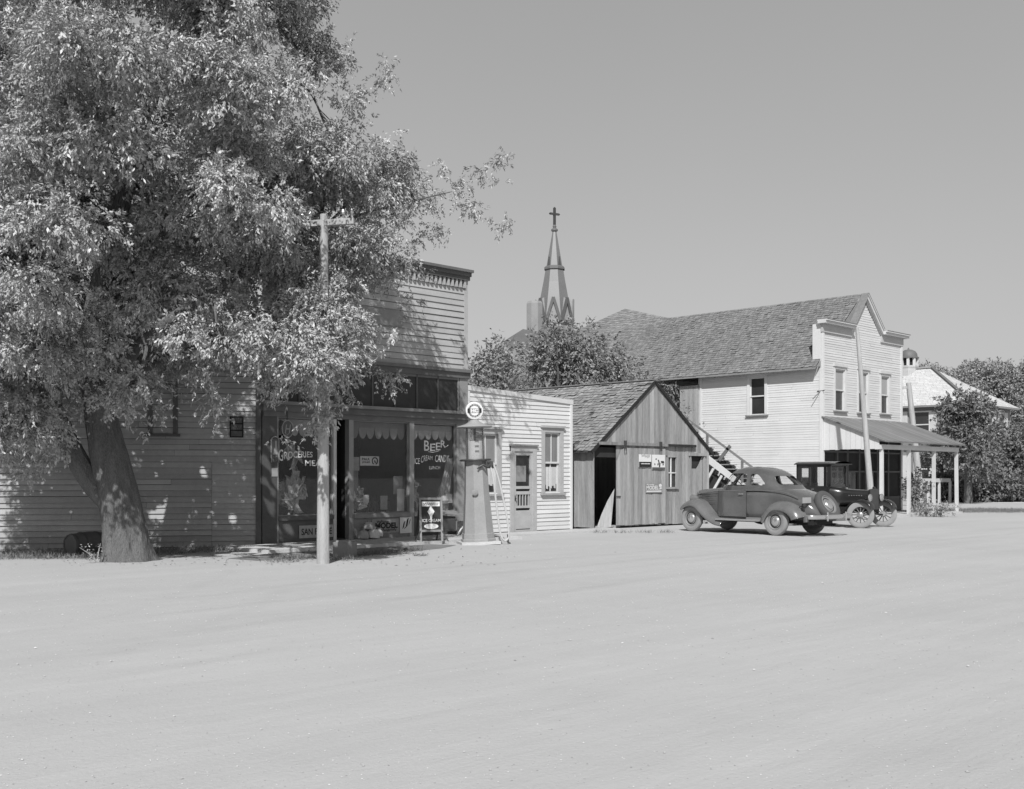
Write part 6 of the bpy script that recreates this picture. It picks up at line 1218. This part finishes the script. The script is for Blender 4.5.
# ================================================================== LIGHT, SKY, CAMERA
EL = R(44); hu, hvv = .77, .638                        # light travels toward +X, +Y and down
sun = bpy.data.lights.new('sun', 'SUN'); so = bpy.data.objects.new('sun', sun); COL.objects.link(so); sun.energy = 5.0; sun.angle = R(.53); sun.color = (1, 1, 1)
ld_ = Vector((hu*math.cos(EL), hvv*math.cos(EL), -math.sin(EL))); so.rotation_euler = ld_.to_track_quat('-Z', 'Y').to_euler(); so.location = (0, -10, 40)
wd = bpy.data.worlds.new('World'); SC.world = wd; wd.use_nodes = True; N, L = wd.node_tree.nodes, wd.node_tree.links
bg = N['Background']; sk = N.new('ShaderNodeTexSky'); sk.sky_type = 'NISHITA'; sk.sun_disc = False; sk.sun_elevation = EL; sk.sun_rotation = math.atan2(-hu, -hvv)
sk.dust_density = 2.0
bw = N.new('ShaderNodeRGBToBW'); pw = N.new('ShaderNodeMath'); pw.operation = 'POWER'; pw.inputs[1].default_value = .45     # panchromatic film evens the sky out
ml = N.new('ShaderNodeMath'); ml.operation = 'MULTIPLY'; ml.inputs[1].default_value = 2.6
cb = N.new('ShaderNodeCombineColor'); L.new(sk.outputs[0], bw.inputs[0]); L.new(bw.outputs[0], pw.inputs[0]); L.new(pw.outputs[0], ml.inputs[0])
tcw = N.new('ShaderNodeTexCoord'); sx_ = N.new('ShaderNodeSeparateXYZ'); L.new(tcw.outputs['Generated'], sx_.inputs[0])
mr = N.new('ShaderNodeMapRange'); mr.interpolation_type = 'SMOOTHSTEP'; L.new(sx_.outputs['Z'], mr.inputs[0])
for i_, v_ in ((1, .42), (2, .97), (3, 1.0), (4, .38)): mr.inputs[i_].default_value = v_        # deep zenith, pale lower sky
nzw = N.new('ShaderNodeTexNoise'); nzw.inputs['Scale'].default_value = 2.2; nzw.inputs['Detail'].default_value = 4; L.new(tcw.outputs['Generated'], nzw.inputs['Vector']); nm = N.new('ShaderNodeMath'); nm.operation = 'MULTIPLY_ADD'; nm.inputs[1].default_value = .10; nm.inputs[2].default_value = .97; L.new(nzw.outputs['Fac'], nm.inputs[0]); nm2 = N.new('ShaderNodeMath'); nm2.operation = 'MULTIPLY'; L.new(mr.outputs[0], nm2.inputs[0]); L.new(nm.outputs[0], nm2.inputs[1])
mz = N.new('ShaderNodeMath'); mz.operation = 'MULTIPLY'; L.new(ml.outputs[0], mz.inputs[0]); L.new(nm2.outputs[0], mz.inputs[1])
for i in range(3): L.new(mz.outputs[0], cb.inputs[i])
L.new(cb.outputs[0], bg.inputs[0]); bg.inputs[1].default_value = .10
cam = bpy.data.cameras.new('camera'); co = bpy.data.objects.new('camera', cam); COL.objects.link(co); SC.camera = co
co.location = (0, 0, CAMH); co.rotation_euler = (R(90), 0, math.atan2(SN, CS)-R(90))
cam.sensor_width = 36; cam.lens = F_PX/1024*36; cam.shift_y = (HZ-394.5)/1024; cam.clip_end = 3000
SC.view_settings.view_transform = 'Standard'; SC.view_settings.look = 'None'; SC.view_settings.exposure = 0
SC.render.engine = 'CYCLES'; SC.render.resolution_x, SC.render.resolution_y = 1024, 789

GR_ = {'utility pole': 'utility poles along the street', 'wire': 'overhead wires', 'display card': 'display cards in the show windows', 'display': 'paper displays in the show windows', 'car': 'cars parked by the buildings', 'shrub': 'shrubs by the hall porch'}
for o in COL.objects:
    if o.parent is None and o.get('category') in GR_ and not o.get('group'): o['group'] = GR_[o['category']]
